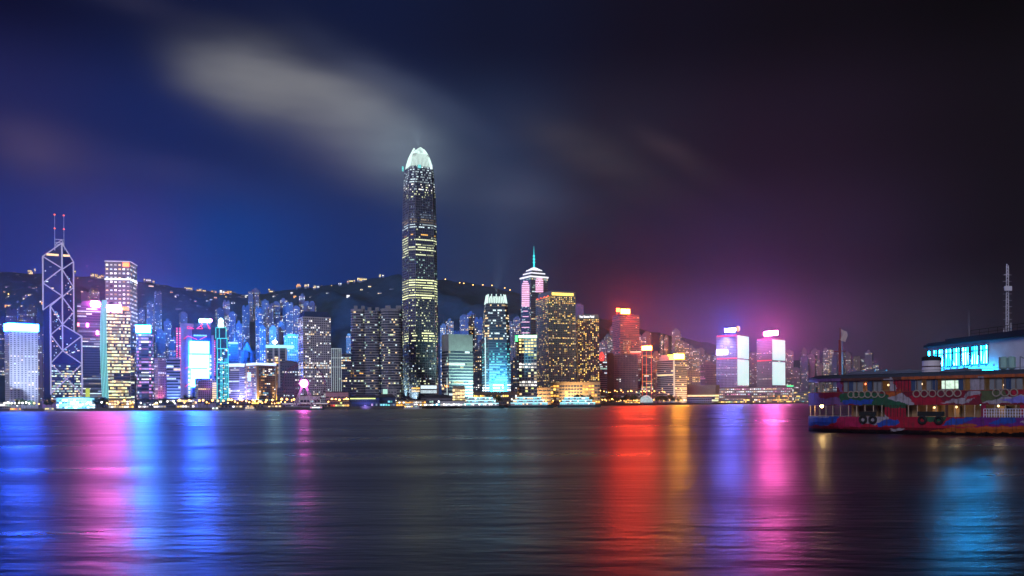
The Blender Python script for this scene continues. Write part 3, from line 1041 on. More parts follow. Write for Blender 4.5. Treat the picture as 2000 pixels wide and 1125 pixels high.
# twin rounded towers
def exch(x0, x1, yt, lbl, seed):
    B = T('office_tower', lbl, 'office tower', x0, x1, yt, 1330, ratio=1.0, shape='round', k=3.2, wall=W_GREY,
          win=dict(floor=3.9, bay=2.6, ww=1.0, wh=.46, lit=.10, pals=('pale', 'cool', 'mint', 'warm', 'dimcool', 'dim'), persist=.6, full=.03,
                   litfn=lambda i, tt, u, r: (.55, 'amber') if (.30 < tt < .35 and x0 < 700 and r > .1) else r * 1.1), seed=seed)
    pr = MB()
    for sx_ in (-.28, .2):
        pr.box(B.w * sx_, B.w * (sx_ + .24), -B.d * .25, B.d * .2, B.h, B.h + 5.5)
    pr.build('plant_room', W_GREY, B.root)
    return B


exch(686, 716, 603, 'leftmost rounded shaft of the twin grey ribbon-windowed towers, amber floors at its lower third', 31)
exch(712, 744, 606, 'middle rounded shaft of the grey ribbon-windowed trio, beside the one with amber floors', 32)
exch(744, 788, 602, 'wide rounded ribbon-windowed tower just left of the tallest tower', 33)

# ------------------------------------------------------------------ the tallest tower
def tall_lit(i, tt, u, r):
    y = 772 - tt * 484
    q = r
    if y < 322:
        return (.45, 'cool')
    if y < 340:
        return (.38, random.Random(int(y * 7 + u * 9)).choice(('pale', 'cool', 'white')))
    if y < 352:
        return .18
    if y < 384:
        return (.30 if .35 < u < .8 else .05, 'dimcool')
    if y < 396:
        return (.75 if .3 < u < .9 else .08, 'dimcool')
    if y < 414:
        return (.92 if u > .28 else .4, 'cool' if y > 404 else 'dim')
    if y < 428:
        return .02
    if y < 433:
        return (.85, 'amber') if .3 < u < .7 else .05
    if y < 470:
        return (.88 if q > .17 else .05, random.Random(int(y)).choice(('pale', 'pale', 'yellow')))
    if y < 516:
        return (.12, 'mint')
    if y < 556:
        return (.95, 'floor')
    if y < 625:
        return (min(.32, q * .8), 'pale')
    if y < 642:
        return (.8 if u > .3 else .1, 'floor')
    return (min(.30, q * .6), random.Random(int(y)).choice(('pale', 'cool', 'warm', 'dim', 'pale')))


LV = [(0, 1), (.30, .992), (.55, .972), (.72, .945), (.80, .915), (.87, .865), (.91, .82), (.935, .775)]
LV = [(t / .935, s) for t, s in LV]
B = T('skyscraper', 'tallest tower, dark tapering glass shaft with white glowing claw-like crown and bands of yellow-lit floors', 'skyscraper', 783, 861, 319, 1420, xc=803, ratio=1.0, shape='cham', k=9,
      wall=W_DARK, levels=LV, win=dict(floor=4.15, bay=2.0, ww=1.0, wh=.42, lit=.2, pals=('pale',), persist=0, litfn=tall_lit, z0=26, maxparts=100, minarea=3), seed=40)
pin = MB()
mull = mat('mullion_silver', (.36, .36, .44), .45, .4)
n8 = len(B.poly)
for i in (0, 7, 6, 1):
    p, q = B.poly[i], B.poly[(i + 1) % n8]
    L = math.hypot(q[0] - p[0], q[1] - p[1])
    cnt = max(2, round(L / 3.4))
    nx, ny = (q[1] - p[1]) / L, -(q[0] - p[0]) / L
    for j in range(cnt + 1):
        u = j / cnt
        x, y = p[0] + (q[0] - p[0]) * u + nx * .25, p[1] + (q[1] - p[1]) * u + ny * .25
        for (t0, s0), (t1, s1) in zip(LV, LV[1:]):
            pin.tube((x * s0, y * s0, max(.1, t0 * B.h)), (x * s1, y * s1, t1 * B.h), .42 if j in (0, cnt) else .2, 4)
pin.build('mullion', mull, B.root)['kind'] = 'stuff'
lf = MB()
for k in range(98):
    z_ = B.h * (k + .5) / 98
    s_ = scale_at(LV, z_ / B.h)
    lf.prism([(x * s_ * 1.004, y * s_ * 1.004) for x, y in B.poly], z_ - .35, z_ + .35, 0, 1.0, False, False)
lf.build('floor_band', mat('floor_band_grey', (.22, .22, .28), .5, .3), B.root)['kind'] = 'stuff'
crown_m = emi('crown_white', (.74, 1, .92), 1.25, True)
ctop = P(822, 278, 1420).z - 3
cr = [B.poly[i] for i in range(n8)]
hh = ctop - B.h
s0 = B.st
CPROF = [(-.06, 1.0), (.12, .965), (.30, .905), (.48, .825), (.64, .735), (.78, .64), (.90, .54), (1.0, .44)]
for i in range(n8):
    p, q = cr[i], cr[(i + 1) % n8]
    L = math.hypot(q[0] - p[0], q[1] - p[1])
    nf = 10 if L > 20 else 4
    for j in range(nf):
        u = (j + .5) / nf
        x, y = p[0] + (q[0] - p[0]) * u, p[1] + (q[1] - p[1]) * u
        topf = 1.0 - .10 * abs(2 * u - 1) if L > 20 else .86
        fb = MB()
        pts_ = [(x * s0 * s_, y * s0 * s_, B.h + hh * t_ * topf) for t_, s_ in CPROF]
        for a_, b_ in zip(pts_, pts_[1:]):
            fb.tube(a_, b_, .46, 4, 0, .46)
        fb.build('crown_fin', crown_m, B.root)
cb_ = MB()
for (t0, s0_), (t1, s1_) in zip(CPROF[1:4], CPROF[2:5]):
    cb_.prism([(x * s0 * s0_ * .955, y * s0 * s0_ * .955) for x, y in B.poly], B.h + hh * t0, B.h + hh * t1, 0, s1_ / s0_)
cb_.build('crown_drum', emi('crown_drum_white', (.8, 1, .95), .42), B.root)
for (px, py, w_, h_, m_) in ((786.5, 330, 3, 9, 'teal'), (819, 325, 6, 6, 'teal'), (842, 326, 4, 9, 'cool')):
    a = on_front(B, px, py, -3.4 if px > 800 else 4)
    MB().box(a.x - w_ * .42, a.x + w_ * .42, a.y - 1.2, a.y, a.z - h_ * .42, a.z + h_ * .42).build('crown_sign', pal(m_), B.root)
panel(B, 'lobby_glass', 822, 853, 753, 768, emi('lobby_white', (.75, .92, 1), 1.2, False, .3, .5), .8, .3)
cg = MB()
for k in range(13):
    a = on_front(B, 823 + k * 2.4, 760, 1.2)
    cg.box(a.x - .35, a.x + .35, a.y - .2, a.y, 8, 26)
a, c = on_front(B, 822, 762, 1.4), on_front(B, 853, 759.5, 1.4)
cg.box(a.x, c.x, a.y - .2, a.y, a.z, c.z)
cg.build('lobby_column', W_DARK, B.root)
panel(B, 'lobby_band', 804, 820, 757, 760, pal('amber'), .8, .3)
panel(B, 'lobby_band', 804, 820, 763, 765, pal('warm'), .8, .3)
spot(B.root, (-B.w * .5 - 14, 0, 1), (-B.w * .45, 0, 40), (.6, 1, .92), 420000, 46, 1)
spot(B.root, (-B.w * .42, -B.d * .5 - 12, 1), (-B.w * .4, -B.d * .4, 26), (.7, 1, .95), 220000, 50, 1)

spot(B.root, (0, 0, ctop + 4), (-30, 0, ctop + 200), (.6, .85, 1), 2.5e7, 70, 1, 2)  # added upward spot making a faint beam over the crown

# ------------------------------------------------------------------ middle cluster
B = T('office_tower', 'green-lit tower of white horizontal ribs with a plain grey top', 'office tower', 863, 925, 652, 1430, xc=877, ratio=.6, wall=W_GREY,
      win=dict(floor=5.0, bay=3, wh=.6, lit=.10, pals=('mint', 'cool', 'warm'), persist=.6, z1=95), seed=41)
spot(B.root, (B.w * .55, -B.d * 1.2, 2), (B.w * .3, -B.d * .5, 32), (.55, 1, .75), 900000, 70, 1)
spot(B.root, (0, -B.d * 2.6, 2), (0, -B.d * .5, 78), (.5, 1, .8), 750000, 80, 1)
a = on_front(B, 869, 758)
MB().lathe([(.3, -2), (2.2, 0), (.3, 2)], (-B.w / 2 - 2, -B.d / 2 + 4, 32), 8).build('beacon', emi('beacon_orange', (1, .25, .03), 10), B.root)
MB().box(-B.w / 2 - 3.6, -B.w / 2 - 2.4, -B.d / 2, -B.d / 2 + 1.2, 0, 46).build('light_mast', emi('mast_glow', (.7, .9, .9), .7), B.root)


def low_teal(i, tt, u, r):
    if tt < .62:
        k = 1 - tt / .62
        return (.25 + .75 * min(1, k * 1.3), 'glare' if (tt < .2 and .15 < u < .85) else ('aqua' if tt < .42 else 'teal'))
    return (min(.6, r * .8), 'warm' if r > .35 else 'cool')


LVB = [(0, 1), (.55, 1), (.78, .95), (.9, .88), (1, .80)]
B = T('office_tower', 'tapering tower floodlit cyan at its base, with a white glowing notched crown', 'office tower', 941, 999, 590, 1480, xc=948, ratio=1, shape='cham', k=7,
      wall=W_DARK, levels=LVB, win=dict(floor=4.4, bay=3, ww=1, wh=.55, lit=.35, pals=('cool',), persist=0, litfn=low_teal, z0=6), seed=42)
ct = P(968, 573, 1480).z - 3
for i in range(8):
    p, q = B.poly[i], B.poly[(i + 1) % 8]
    L = math.hypot(q[0] - p[0], q[1] - p[1])
    nf = 8 if L > 15 else 2
    for j in range(nf):
        u = (j + .5) / nf
        x, y = (p[0] + (q[0] - p[0]) * u) * B.st, (p[1] + (q[1] - p[1]) * u) * B.st
        hi_ = ct if j % 3 == 0 else ct - 4
        MB().tube((x, y, B.h - 1), (x * .86, y * .86, hi_), 1.0, 4).build('crown_fin', crown_m, B.root)
MB().prism([(x * B.st * .94, y * B.st * .94) for x, y in B.poly], B.h, B.h + (ct - B.h) * .6, 0, .9).build('crown_drum', emi('crown_drum_white', (.8, 1, .95), 1.7), B.root)
spot(B.root, (0, -B.d * 1.2, 2), (0, -B.d * .45, 40), (.1, .75, 1), 2600000, 75, 1)
spot(B.root, (0, 0, ct + 4), (30, 0, ct + 200), (.5, .75, 1), 5.0e7, 46, 1, 2)  # added spot aimed up for the faint beam above this crown
MB().tube((-B.w / 2 + .5, -B.d / 2 - .2, 0), (-B.w / 2 + .5, -B.d / 2 - .2, B.h * .66), .9, 5).build('light_tube', emi('tube_white', (.7, .95, 1), 1.2), B.root)

# the tower with a spire and pink lit shields
B = T('skyscraper', 'slim tower with pink-white lit shield panels, a layered white roof and a cyan spire', 'skyscraper', 1018, 1072, 541, 1900, xc=1038, ratio=.9, wall=W_MID,
      win=dict(floor=4.6, bay=3.2, ww=.7, wh=.5, lit=.14, pals=('mint', 'warm', 'cool'), persist=.3), seed=43)
pw = emi('line_pink_white', (1, .52, .78), 1.5)
ww_ = emi('line_white', (.92, .9, 1), 1.4)


def shield(face, px0, px1, py0, py1, rows, lit0):
    for k in range(rows):
        py = py0 + (py1 - py0) * k / rows
        inset = max(0, 3.0 - k * 1.5)
        pts_ = []
        for px, yy in ((px0 + inset, py + lit0), (px1 - inset, py + lit0), (px1 - inset, py), (px0 + inset, py)):
            q = isect(B.root, 0, -B.w / 2 - .8, px, yy) if face == 'l' else isect(B.root, 1, -B.d / 2 - .8, px, yy)
            pts_.append(q)
        MB().quad(*pts_).build('light_line', pw, B.root)


shield('l', 1019, 1034, 549, 600, 14, 2.3)
shield('l', 1019, 1034, 607, 660, 5, 1.4)
shield('r', 1046, 1061, 540, 572, 9, 2.3)
z1_ = B.h
MB().prism([(x * 1.06, y * 1.06) for x, y in B.poly], z1_ + .1, z1_ + 3.2, 0, 1.0).build('roof_tier', ww_, B.root)
MB().prism([(x * 1.0, y * 1.0) for x, y in B.poly], z1_ + 3.2, z1_ + 9, 0, .8).build('roof_slope', W_MID, B.root)
MB().prism([(x * .82, y * .82) for x, y in B.poly], z1_ + 9, z1_ + 11.5, 0, 1.0).build('roof_tier', ww_, B.root)
MB().prism([(x * .74, y * .74) for x, y in B.poly], z1_ + 11.5, z1_ + 17, 0, .8).build('roof_slope', W_MID, B.root)
MB().prism([(x * .62, y * .62) for x, y in B.poly], z1_ + 17, z1_ + 19.5, 0, .9).build('roof_tier', ww_, B.root)
MB().prism([(x * .5, y * .5) for x, y in B.poly], z1_ + 19.5, z1_ + 25, 0, .3).build('roof_slope', ww_, B.root)
ztop = P(1044, 476, 1900).z - 3
zs = z1_ + 24
MB().lathe([(2.2, 0), (1.6, (ztop - zs) * .2), (3.0, (ztop - zs) * .25), (1.3, (ztop - zs) * .33), (2.8, (ztop - zs) * .40), (1.1, (ztop - zs) * .48), (2.6, (ztop - zs) * .55), (.8, (ztop - zs) * .62), (.25, ztop - zs)],
           (0, 0, zs), 8).build('spire', emi('spire_cyan', (.05, .75, .8), 1.5), B.root)

B = T('office_block', 'office block with green-lit roof edge and yellow floors before the spired tower', 'office block', 1014, 1049, 660, 1560, ratio=.9, wall=W_GREY,
      win=dict(floor=5.4, bay=5.6, ww=.75, wh=.6, lit=.35, pals=('warm', 'pale', 'lime'), persist=.3,
               litfn=lambda i, tt, u, r: (.9, 'white') if (.28 < tt < .36 or .55 < tt < .62) else ((.95, 'yellow') if tt > .78 else min(.35, r))), seed=44, mullion=5.6)
MB().box(-B.w / 2 - .6, B.w / 2 + .6, -B.d / 2 - .6, B.d / 2, B.h + .1, B.h + 5).build('lit_parapet', emi('parapet_green_white', (.55, 1, .6), 2.6), B.root)
MB().box(-B.w / 2 - 6, -B.w / 2 - 2, -B.d / 2 - 2, -B.d / 2 + 2, B.h - 6, B.h + 4).build('green_lamp', emi('lamp_green', (.05, 1, .12), 7, True), B.root)
spot(B.root, (0, 0, B.h + 8), (10, 40, B.h + 40), (.1, 1, .25), 300000, 100, 1)

# the hotel pair on its podium
W_HOT = mat('hotel_stone', (.24, .24, .25), .6)
B = T('hotel_tower', 'tall grey hotel tower with warm scattered windows, its left wing topped by a red sign', 'hotel', 1047, 1126, 576, 1830, xc=1073, ratio=1.1, wall=W_HOT,
      win=dict(floor=3.9, bay=4.0, ww=.5, wh=.5, lit=.22, pals=('gold', 'yellow', 'amber', 'warm'), persist=.25, litfn=lambda i, tt, u, r: (.7 if tt > .93 else r * .85)), seed=45, mullion=8.0)
MB().box(-B.w * .42, B.w / 2, -B.d / 2, B.d / 2, B.h + .1, B.h + 9).build('upper_storey', W_HOT, B.root)
panel(B, 'lit_top_floor', 1078, 1120, 573, 576.5, pal('gold'), .5, .4)
a, c = isect(B.root, 0, -B.w / 2 - .8, 1048, 586), isect(B.root, 0, -B.w / 2 - .8, 1072, 577)
sg = MB()
for k in range(7):
    y0_ = min(a.y, c.y) + abs(a.y - c.y) * (k + .12) / 7
    y1_ = min(a.y, c.y) + abs(a.y - c.y) * (k + .86) / 7
    sg.box(a.x - .5, a.x, y0_, y1_, a.z + (1 if k % 3 == 1 else 0), c.z - (2 if k % 2 else 0))
sg.build('wall_sign', emi('sign_red', (1, .10, .03), 2.6), B.root)
B = T('hotel_tower', 'lower brown hotel tower packed with small gold windows under a white lettered sign', 'hotel', 1127, 1171, 622, 1830, xc=1130, ratio=.7, wall=W_BROWN,
      win=dict(floor=3.7, bay=3.6, ww=.55, wh=.55, lit=.55, pals=('gold', 'gold', 'amber', 'yellow', 'warm'), persist=.3, z0=24,
               litfn=lambda i, tt, u, r: .9 if tt > .955 else .48), seed=46, mullion=7.2)
MB().box(-B.w / 2 + 1, B.w / 2 - .5, -B.d / 2 + .6, B.d / 2 - 1, B.h + .05, B.h + 8.5).build('roof_screen', W_HOT, B.root)
cu = bpy.data.curves.new('lettering', 'FONT')
cu.body = 'Four Seasons Hotel'
cu.size = 6.4
cu.extrude = .25
to = bpy.data.objects.new('lettering_curve', cu)
C.objects.link(to)
dg = bpy.context.evaluated_depsgraph_get()
me = bpy.data.meshes.new_from_object(to.evaluated_get(dg))
bpy.data.objects.remove(to)
xs = [v_.co.x for v_ in me.vertices]
wt_ = max(xs) - min(xs)
a, c = on_front(B, 1132, 616), on_front(B, 1160, 610)
lo = bpy.data.objects.new('roof_lettering', me)
C.objects.link(lo)
me.materials.clear()
me.materials.append(emi('lettering_white', (.9, .92, 1), 2.6))
lo.parent = B.root
lo.rotation_euler = (math.pi / 2, 0, 0)
lo.scale = ((c.x - a.x) / wt_, 1.15, 1)
lo.location = (a.x, -B.d / 2 + .2, B.h + 1.6)
B = T('podium_building', 'long tan podium with rows of amber-lit windows under the hotel pair', 'shopping podium', 1075, 1172, 748, 1740, ratio=.35, wall=W_TAN,
      win=dict(floor=6.3, bay=6, ww=.8, wh=.6, lit=.5, pals=('gold', 'amber', 'orange', 'dim'), persist=.3, z0=2, litfn=lambda i, tt, u, r: .8 if (u < .2 or .3 < u < .37 or .65 < u < .92) else .06), seed=47)
MB().box(-B.w / 2 - 1.5, B.w / 2 + 1.5, -B.d / 2 - 1.5, B.d / 2, B.h, B.h + 2).build('cornice', W_TAN, B.root)
spot(B.root, (-B.w * .1, -B.d * 1.4, 2), (0, -B.d * .5, 16), (1, .62, .25), 550000, 120, 1)
B = T('podium_building', 'low curved tan mall wing with lit slots left of the amber-lit podium', 'shopping podium', 1010, 1076, 757, 1620, ratio=.5, wall=W_TAN,
      win=dict(floor=7, bay=8, ww=.9, wh=.35, lit=.3, pals=('white', 'warm', 'dim'), z0=2, persist=.6), seed=48)
spot(B.root, (B.w * .2, -B.d * 1.4, 2), (B.w * .1, -B.d * .5, 14), (1, .6, .28), 250000, 120, 1)
T('podium_building', 'low terrace building with strings of golden lamps under the cyan-floodlit tower', 'shopping podium', 925, 1010, 765, 1330, ratio=.4, wall=W_BROWN,
  win=dict(floor=5.2, bay=3.2, ww=.7, wh=.5, lit=.6, pals=('gold', 'warm', 'amber', 'white'), z0=1.5, persist=.3), seed=49)
T('pavilion', 'small square yellow-lit glass pavilion right of the tallest tower', 'pavilion', 884, 908, 755, 1300, ratio=.9, wall=W_TAN,
  win=dict(floor=5, bay=4, ww=.9, wh=.82, lit=.95, pals=('yellow', 'warm'), z0=1, persist=.9), seed=50, parapet=1)

# ------------------------------------------------------------------ right cluster
T('office_tower', 'narrow grey ribbed block below the red neon emblem, right of the gold-windowed hotel', 'office block', 1170, 1186, 705, 1900, ratio=1, wall=W_GREY,
  win=dict(floor=4.6, bay=3, wh=.5, lit=.12, pals=('cool', 'mint')), seed=51)
B = T('office_block', 'plain brown windowless shaft beside the narrow ribbed block', 'office block', 1186, 1199, 690, 1950, ratio=1, wall=W_BROWN, win=None, seed=52)
p = P(1176, 694, 1890)
R3 = facing('neon_sign', 'red neon lantern-shaped emblem standing over the narrow ribbed block', 'neon sign', 1176, 1890, z=P(1176, 705, 1890).z)
nm = MB()
for k, (w_, z_) in enumerate(((2.2, 17), (4.2, 13.5), (5.8, 10), (6.0, 6.5), (5.0, 3), (3.4, 0.3))):
    nm.box(-w_, w_, -.6, .4, z_, z_ + 2.2)
nm.build('tube', emi('neon_red', (1, .05, .03), 2.4), R3)
MB().box(-.4, .4, .5, 1.2, 0, 22).build('post', STEEL, R3)

B = T('office_tower', 'tall dark tower bathed in red light with two red-orange roof signs', 'skyscraper', 1197, 1250, 614, 2250, xc=1212, ratio=.8, wall=W_ROSE,
      win=dict(floor=5, bay=3.4, ww=.85, wh=.35, lit=.16, pals=('redline', 'redline', 'red', 'warm', 'redline'), persist=.55), seed=53, plant=4)
roofsign(B, 1213, 1230, 604, 612, emi('sign_red_white', (1, .045, .006), 320, True), 'large glowing red-white roof sign')
roofsign(B, 1204, 1211, 602, 609, emi('sign_orange_small', (1, .22, .04), 10), 'small orange roof sign')
spot(B.root, (0, -B.d * .5 - 12, B.h + 10), (0, -B.d * .5, B.h * .5), (1, .08, .06), 180000, 90, 1, 2)
T('office_tower', 'pale rounded tower head with a ribbed white top, in front of the red-lit tower', 'office tower', 1218, 1234, 664, 2150, ratio=1, shape='round', k=2.2, wall=W_TAN, win=dict(floor=4.4, bay=20, ww=.6, wh=.6, lit=.2, pals=('mint', 'warm'), maxparts=40), seed=54, mast=2)
B = T('office_block', 'broad dark brown block with a few lit rooms left of the red-outlined slim tower', 'office block', 1198, 1246, 693, 2000, ratio=.6, wall=W_ROSE, win=dict(floor=4.4, bay=3.6, ww=.6, wh=.4, lit=.02, full=0, persist=.3, pals=('white', 'cool')), seed=55)
T('office_block', 'low dark block with a lit white roof line squeezed left of the red-outlined slim tower', 'office block', 1232, 1253, 688, 2100, ratio=.8, wall=W_ROSE, win=dict(floor=4.4, bay=3.6, ww=.6, wh=.5, lit=.25, pals=('white', 'mint')), seed=56, parapet=2, plantmat=emi('parapet_warm', (1, .9, .7), 1.2))
B = T('office_tower', 'slim dark tower outlined in thin red lines under a blazing red-white sign', 'office tower', 1253, 1276, 686, 2050, ratio=.9, wall=W_DARK,
      win=dict(floor=4.4, bay=3.6, ww=.8, wh=.45, lit=.16, pals=('warm', 'yellow', 'white', 'dim'), persist=.6, full=.1), seed=57)
rt = emi('tube_red', (1, .10, .03), 1.6)
for px in (1255, 1263, 1272.5):
    a = on_front(B, px, 760, .8)
    MB().tube((a.x, a.y, 4), (a.x, a.y, B.h), .5, 4).build('light_tube', rt, B.root)
for py in (695, 732, 745):
    a, c = on_front(B, 1254, py, .8), on_front(B, 1274, py, .8)
    MB().tube(a, (c.x, c.y, a.z), .5, 4).build('light_tube', pal('amber'), B.root)
roofsign(B, 1254, 1273, 676, 684, emi('sign_red_flame', (1, .06, .008), 210, True), 'blazing red-white roof sign')
spot(B.root, (0, -B.d * .5 - 10, B.h + 10), (0, -B.d * .5, B.h * .6), (1, .12, .04), 60000, 80, 1, 2)
T('office_block', 'slim pale pink slab between the red-outlined tower and the white ribbed block', 'office block', 1274, 1283, 725, 2080, ratio=1, wall=W_PINK, win=dict(floor=4, bay=4, ww=.4, wh=.4, lit=.05, pals=('warm',)), seed=58)
B = T('office_block', 'cream block wrapped in white horizontal ribs with a stepped penthouse and an orange-yellow sign', 'office block', 1283, 1342, 702, 2060, xc=1317, ratio=1.2, wall=W_WHITE,
      win=dict(floor=4.6, bay=3, wh=.58, lit=.04, pals=('warm', 'yellow'), persist=.4), seed=59)
MB().box(-B.w * .5 + 2, B.w * .1, -B.d * .2, B.d * .38, B.h, B.h + 8).build('penthouse', W_WHITE, B.root)
MB().box(-B.w * .45, 0, -B.d * .1, B.d * .3, B.h + 8, B.h + 12).build('penthouse_roof', W_WHITE, B.root)
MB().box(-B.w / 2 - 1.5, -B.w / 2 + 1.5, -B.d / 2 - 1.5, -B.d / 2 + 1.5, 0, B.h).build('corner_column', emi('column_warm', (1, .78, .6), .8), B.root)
roofsign(B, 1317, 1336, 692, 700, emi('sign_orange_yellow', (1, .34, .012), 202, True), 'glowing orange-yellow roof sign')
spot(B.root, (-B.w * 1.5, 0, 2), (-B.w * .5, 0, 48), (1, .72, .45), 900000, 90, 1)
spot(B.root, (B.w * .2, -B.d * 1.3, 2), (B.w * .1, -B.d * .5, 36), (1, .5, .2), 500000, 90, 1)
B = T('ventilation_building', 'wide low drum-like building of bright cream-lit glass slats right of the white ribbed block', 'terminal', 1334, 1405, 756, 2200, ratio=.5, shape='cham', k=10, wall=W_TAN, levels=[(0, .93), (.8, 1), (1, 1)],
      win=dict(floor=6, bay=5, ww=1, wh=.66, lit=.95, pals=('pale', 'warm', 'yellow'), persist=.85, z0=4, z1=24), seed=60)
MB().prism([(x * 1.02, y * 1.02) for x, y in B.poly], B.h - 1, B.h + 5, 0, .98).build('roof', W_TAN, B.root)
T('office_block', 'beige block with two columns of gold windows behind the cream-lit drum building', 'office block', 1340, 1368, 724, 2320, ratio=.8, wall=W_TAN, win=dict(floor=5, bay=4, ww=.5, wh=.5, lit=.35, pals=('gold', 'yellow')), seed=61)
T('office_block', 'dusky pink block with a framed dark side, left of the screen-fronted terminal tower', 'office block', 1368, 1399, 711, 2420, xc=1378, ratio=.8, wall=W_ROSE, win=dict(floor=5, bay=4, ww=.6, wh=.5, lit=.06, pals=('warm', 'pink')), seed=62, plant=8)
led = emi('led_wall_white', (.70, .98, .95), 1.05, False, .06, .05)


def terminal(x0, xm, x1, yt, lbl, seed, sgn):
    B = T('terminal_tower', lbl, 'office tower', x0, x1, yt, 2480, xc=xm, ratio=.7, wall=W_LAV if seed == 70 else W_MID,
          win=dict(floor=4.6, bay=4.2, ww=.5, wh=.42, lit=.05, pals=('white', 'warm', 'pink', 'cool'), persist=.2, maxparts=60), seed=seed)
    ymid = 701 if seed == 70 else 705
    for (y0_, y1_) in ((yt + 3, ymid - 2), (ymid + 3, 752)):
        a, c = on_front(B, xm + 1, y1_, .8), on_front(B, x1 - .5, y0_, .8)
        MB().box(a.x, c.x, a.y, a.y + .6, a.z, c.z).build('led_wall', led, B.root)
    rd = emi('tube_crimson', (1, .05, .12), 1.6)
    for py, h_ in ((yt + 2, 4), (ymid, 3)):
        a, c = isect(B.root, 0, -B.w / 2 - .8, x0 + 1, py), isect(B.root, 0, -B.w / 2 - .8, xm - 1, py)
        MB().box(a.x - .4, a.x, min(a.y, c.y), max(a.y, c.y), a.z - h_ * .5, a.z + h_ * .5).build('light_band', rd, B.root)
    MB().box(-B.w / 2 + 4, B.w / 2 - 4, -B.d / 2 + 4, B.d / 2 - 4, B.h, B.h + 4).build('roof', ROOF, B.root)
    return B


B = terminal(1399, 1440, 1463, 655, 'left terminal tower with white screen wall, a blue sign and an orange roof lamp', 70, None)
a, c = isect(B.root, 0, -B.w / 2, 1416, 649), isect(B.root, 0, -B.w / 2, 1436, 641)
MB().box(a.x - 1, a.x, min(a.y, c.y), max(a.y, c.y), a.z, c.z).build('roof_sign', emi('sign_blue', (.09, .12, 1), 446, True), B.root)
a = isect(B.root, 0, -B.w / 2, 1441.5, 642)
MB().lathe([(1, -8), (5, -5), (6, 0), (5, 5), (1, 8)], (a.x, a.y, a.z), 12).build('roof_lamp', emi('lamp_orange_moon', (1, .45, .12), 1.6), B.root)
a, c = isect(B.root, 0, -B.w / 2 - 1.2, 1399.5, 693), isect(B.root, 0, -B.w / 2 - 1.2, 1421, 683)
MB().box(a.x - 1, a.x, min(a.y, c.y), max(a.y, c.y), a.z, c.z).build('wall_sign', emi('sign_white_violet', (.6, .5, 1), 20, True), B.root)
spot(B.root, (-B.w * .5 - 25, 0, B.h + 12), (-B.w * .5, 0, B.h * .5), (.5, .4, 1), 650000, 100, 1, 2)
B = terminal(1478, 1508, 1534, 662, 'right terminal tower with white screen wall under a pink-red sign', 71, None)
a, c = isect(B.root, 0, -B.w / 2, 1493, 656), isect(B.root, 0, -B.w / 2, 1519, 646)
MB().box(a.x - 1, a.x, min(a.y, c.y), max(a.y, c.y), a.z, c.z).build('roof_sign', emi('sign_pink_red', (1, .10, .48), 446, True), B.root)
spot(B.root, (-B.w * .5 - 25, 0, B.h + 12), (-B.w * .5, 0, B.h * .5), (1, .15, .5), 450000, 100, 1, 2)
T('terminal_podium', 'long low terminal podium with red-lit and white-lit decks under the two screen-walled towers', 'terminal', 1405, 1545, 758, 2400, ratio=.3, wall=W_ROSE,
  win=dict(floor=7, bay=5, ww=.7, wh=.4, lit=.6, pals=('white', 'cool', 'pink', 'warm'), z0=6, persist=.4), seed=72, parapet=2)
T('terminal_podium', 'orange-lit pier block at the water under the pink-signed terminal tower', 'pier', 1500, 1546, 770, 2350, ratio=.4, wall=W_TAN,
  win=dict(floor=5, bay=3.4, ww=.8, wh=.6, lit=.9, pals=('gold', 'orange', 'amber', 'yellow'), z0=0, persist=.5), seed=73)
T('terminal_podium', 'amber and mint lit pier block behind the bow of the painted ferry', 'pier', 1548, 1583, 765, 2450, ratio=.4, wall=W_MID,
  win=dict(floor=5, bay=3.4, ww=.8, wh=.55, lit=.85, pals=('gold', 'mint', 'gold', 'teal', 'yellow'), z0=0, persist=.5), seed=74)
B = T('terminal_podium', 'small pier shed lined in green neon right of the pink-signed terminal tower', 'pier', 1537, 1550, 755, 2400, ratio=.4, wall=W_MID,
  win=dict(floor=8, bay=3, ww=.6, wh=.9, lit=.9, pals=('mint', 'white')), seed=75, parapet=3, plantmat=emi('neon_green', (.05, 1, .35), 1.6))

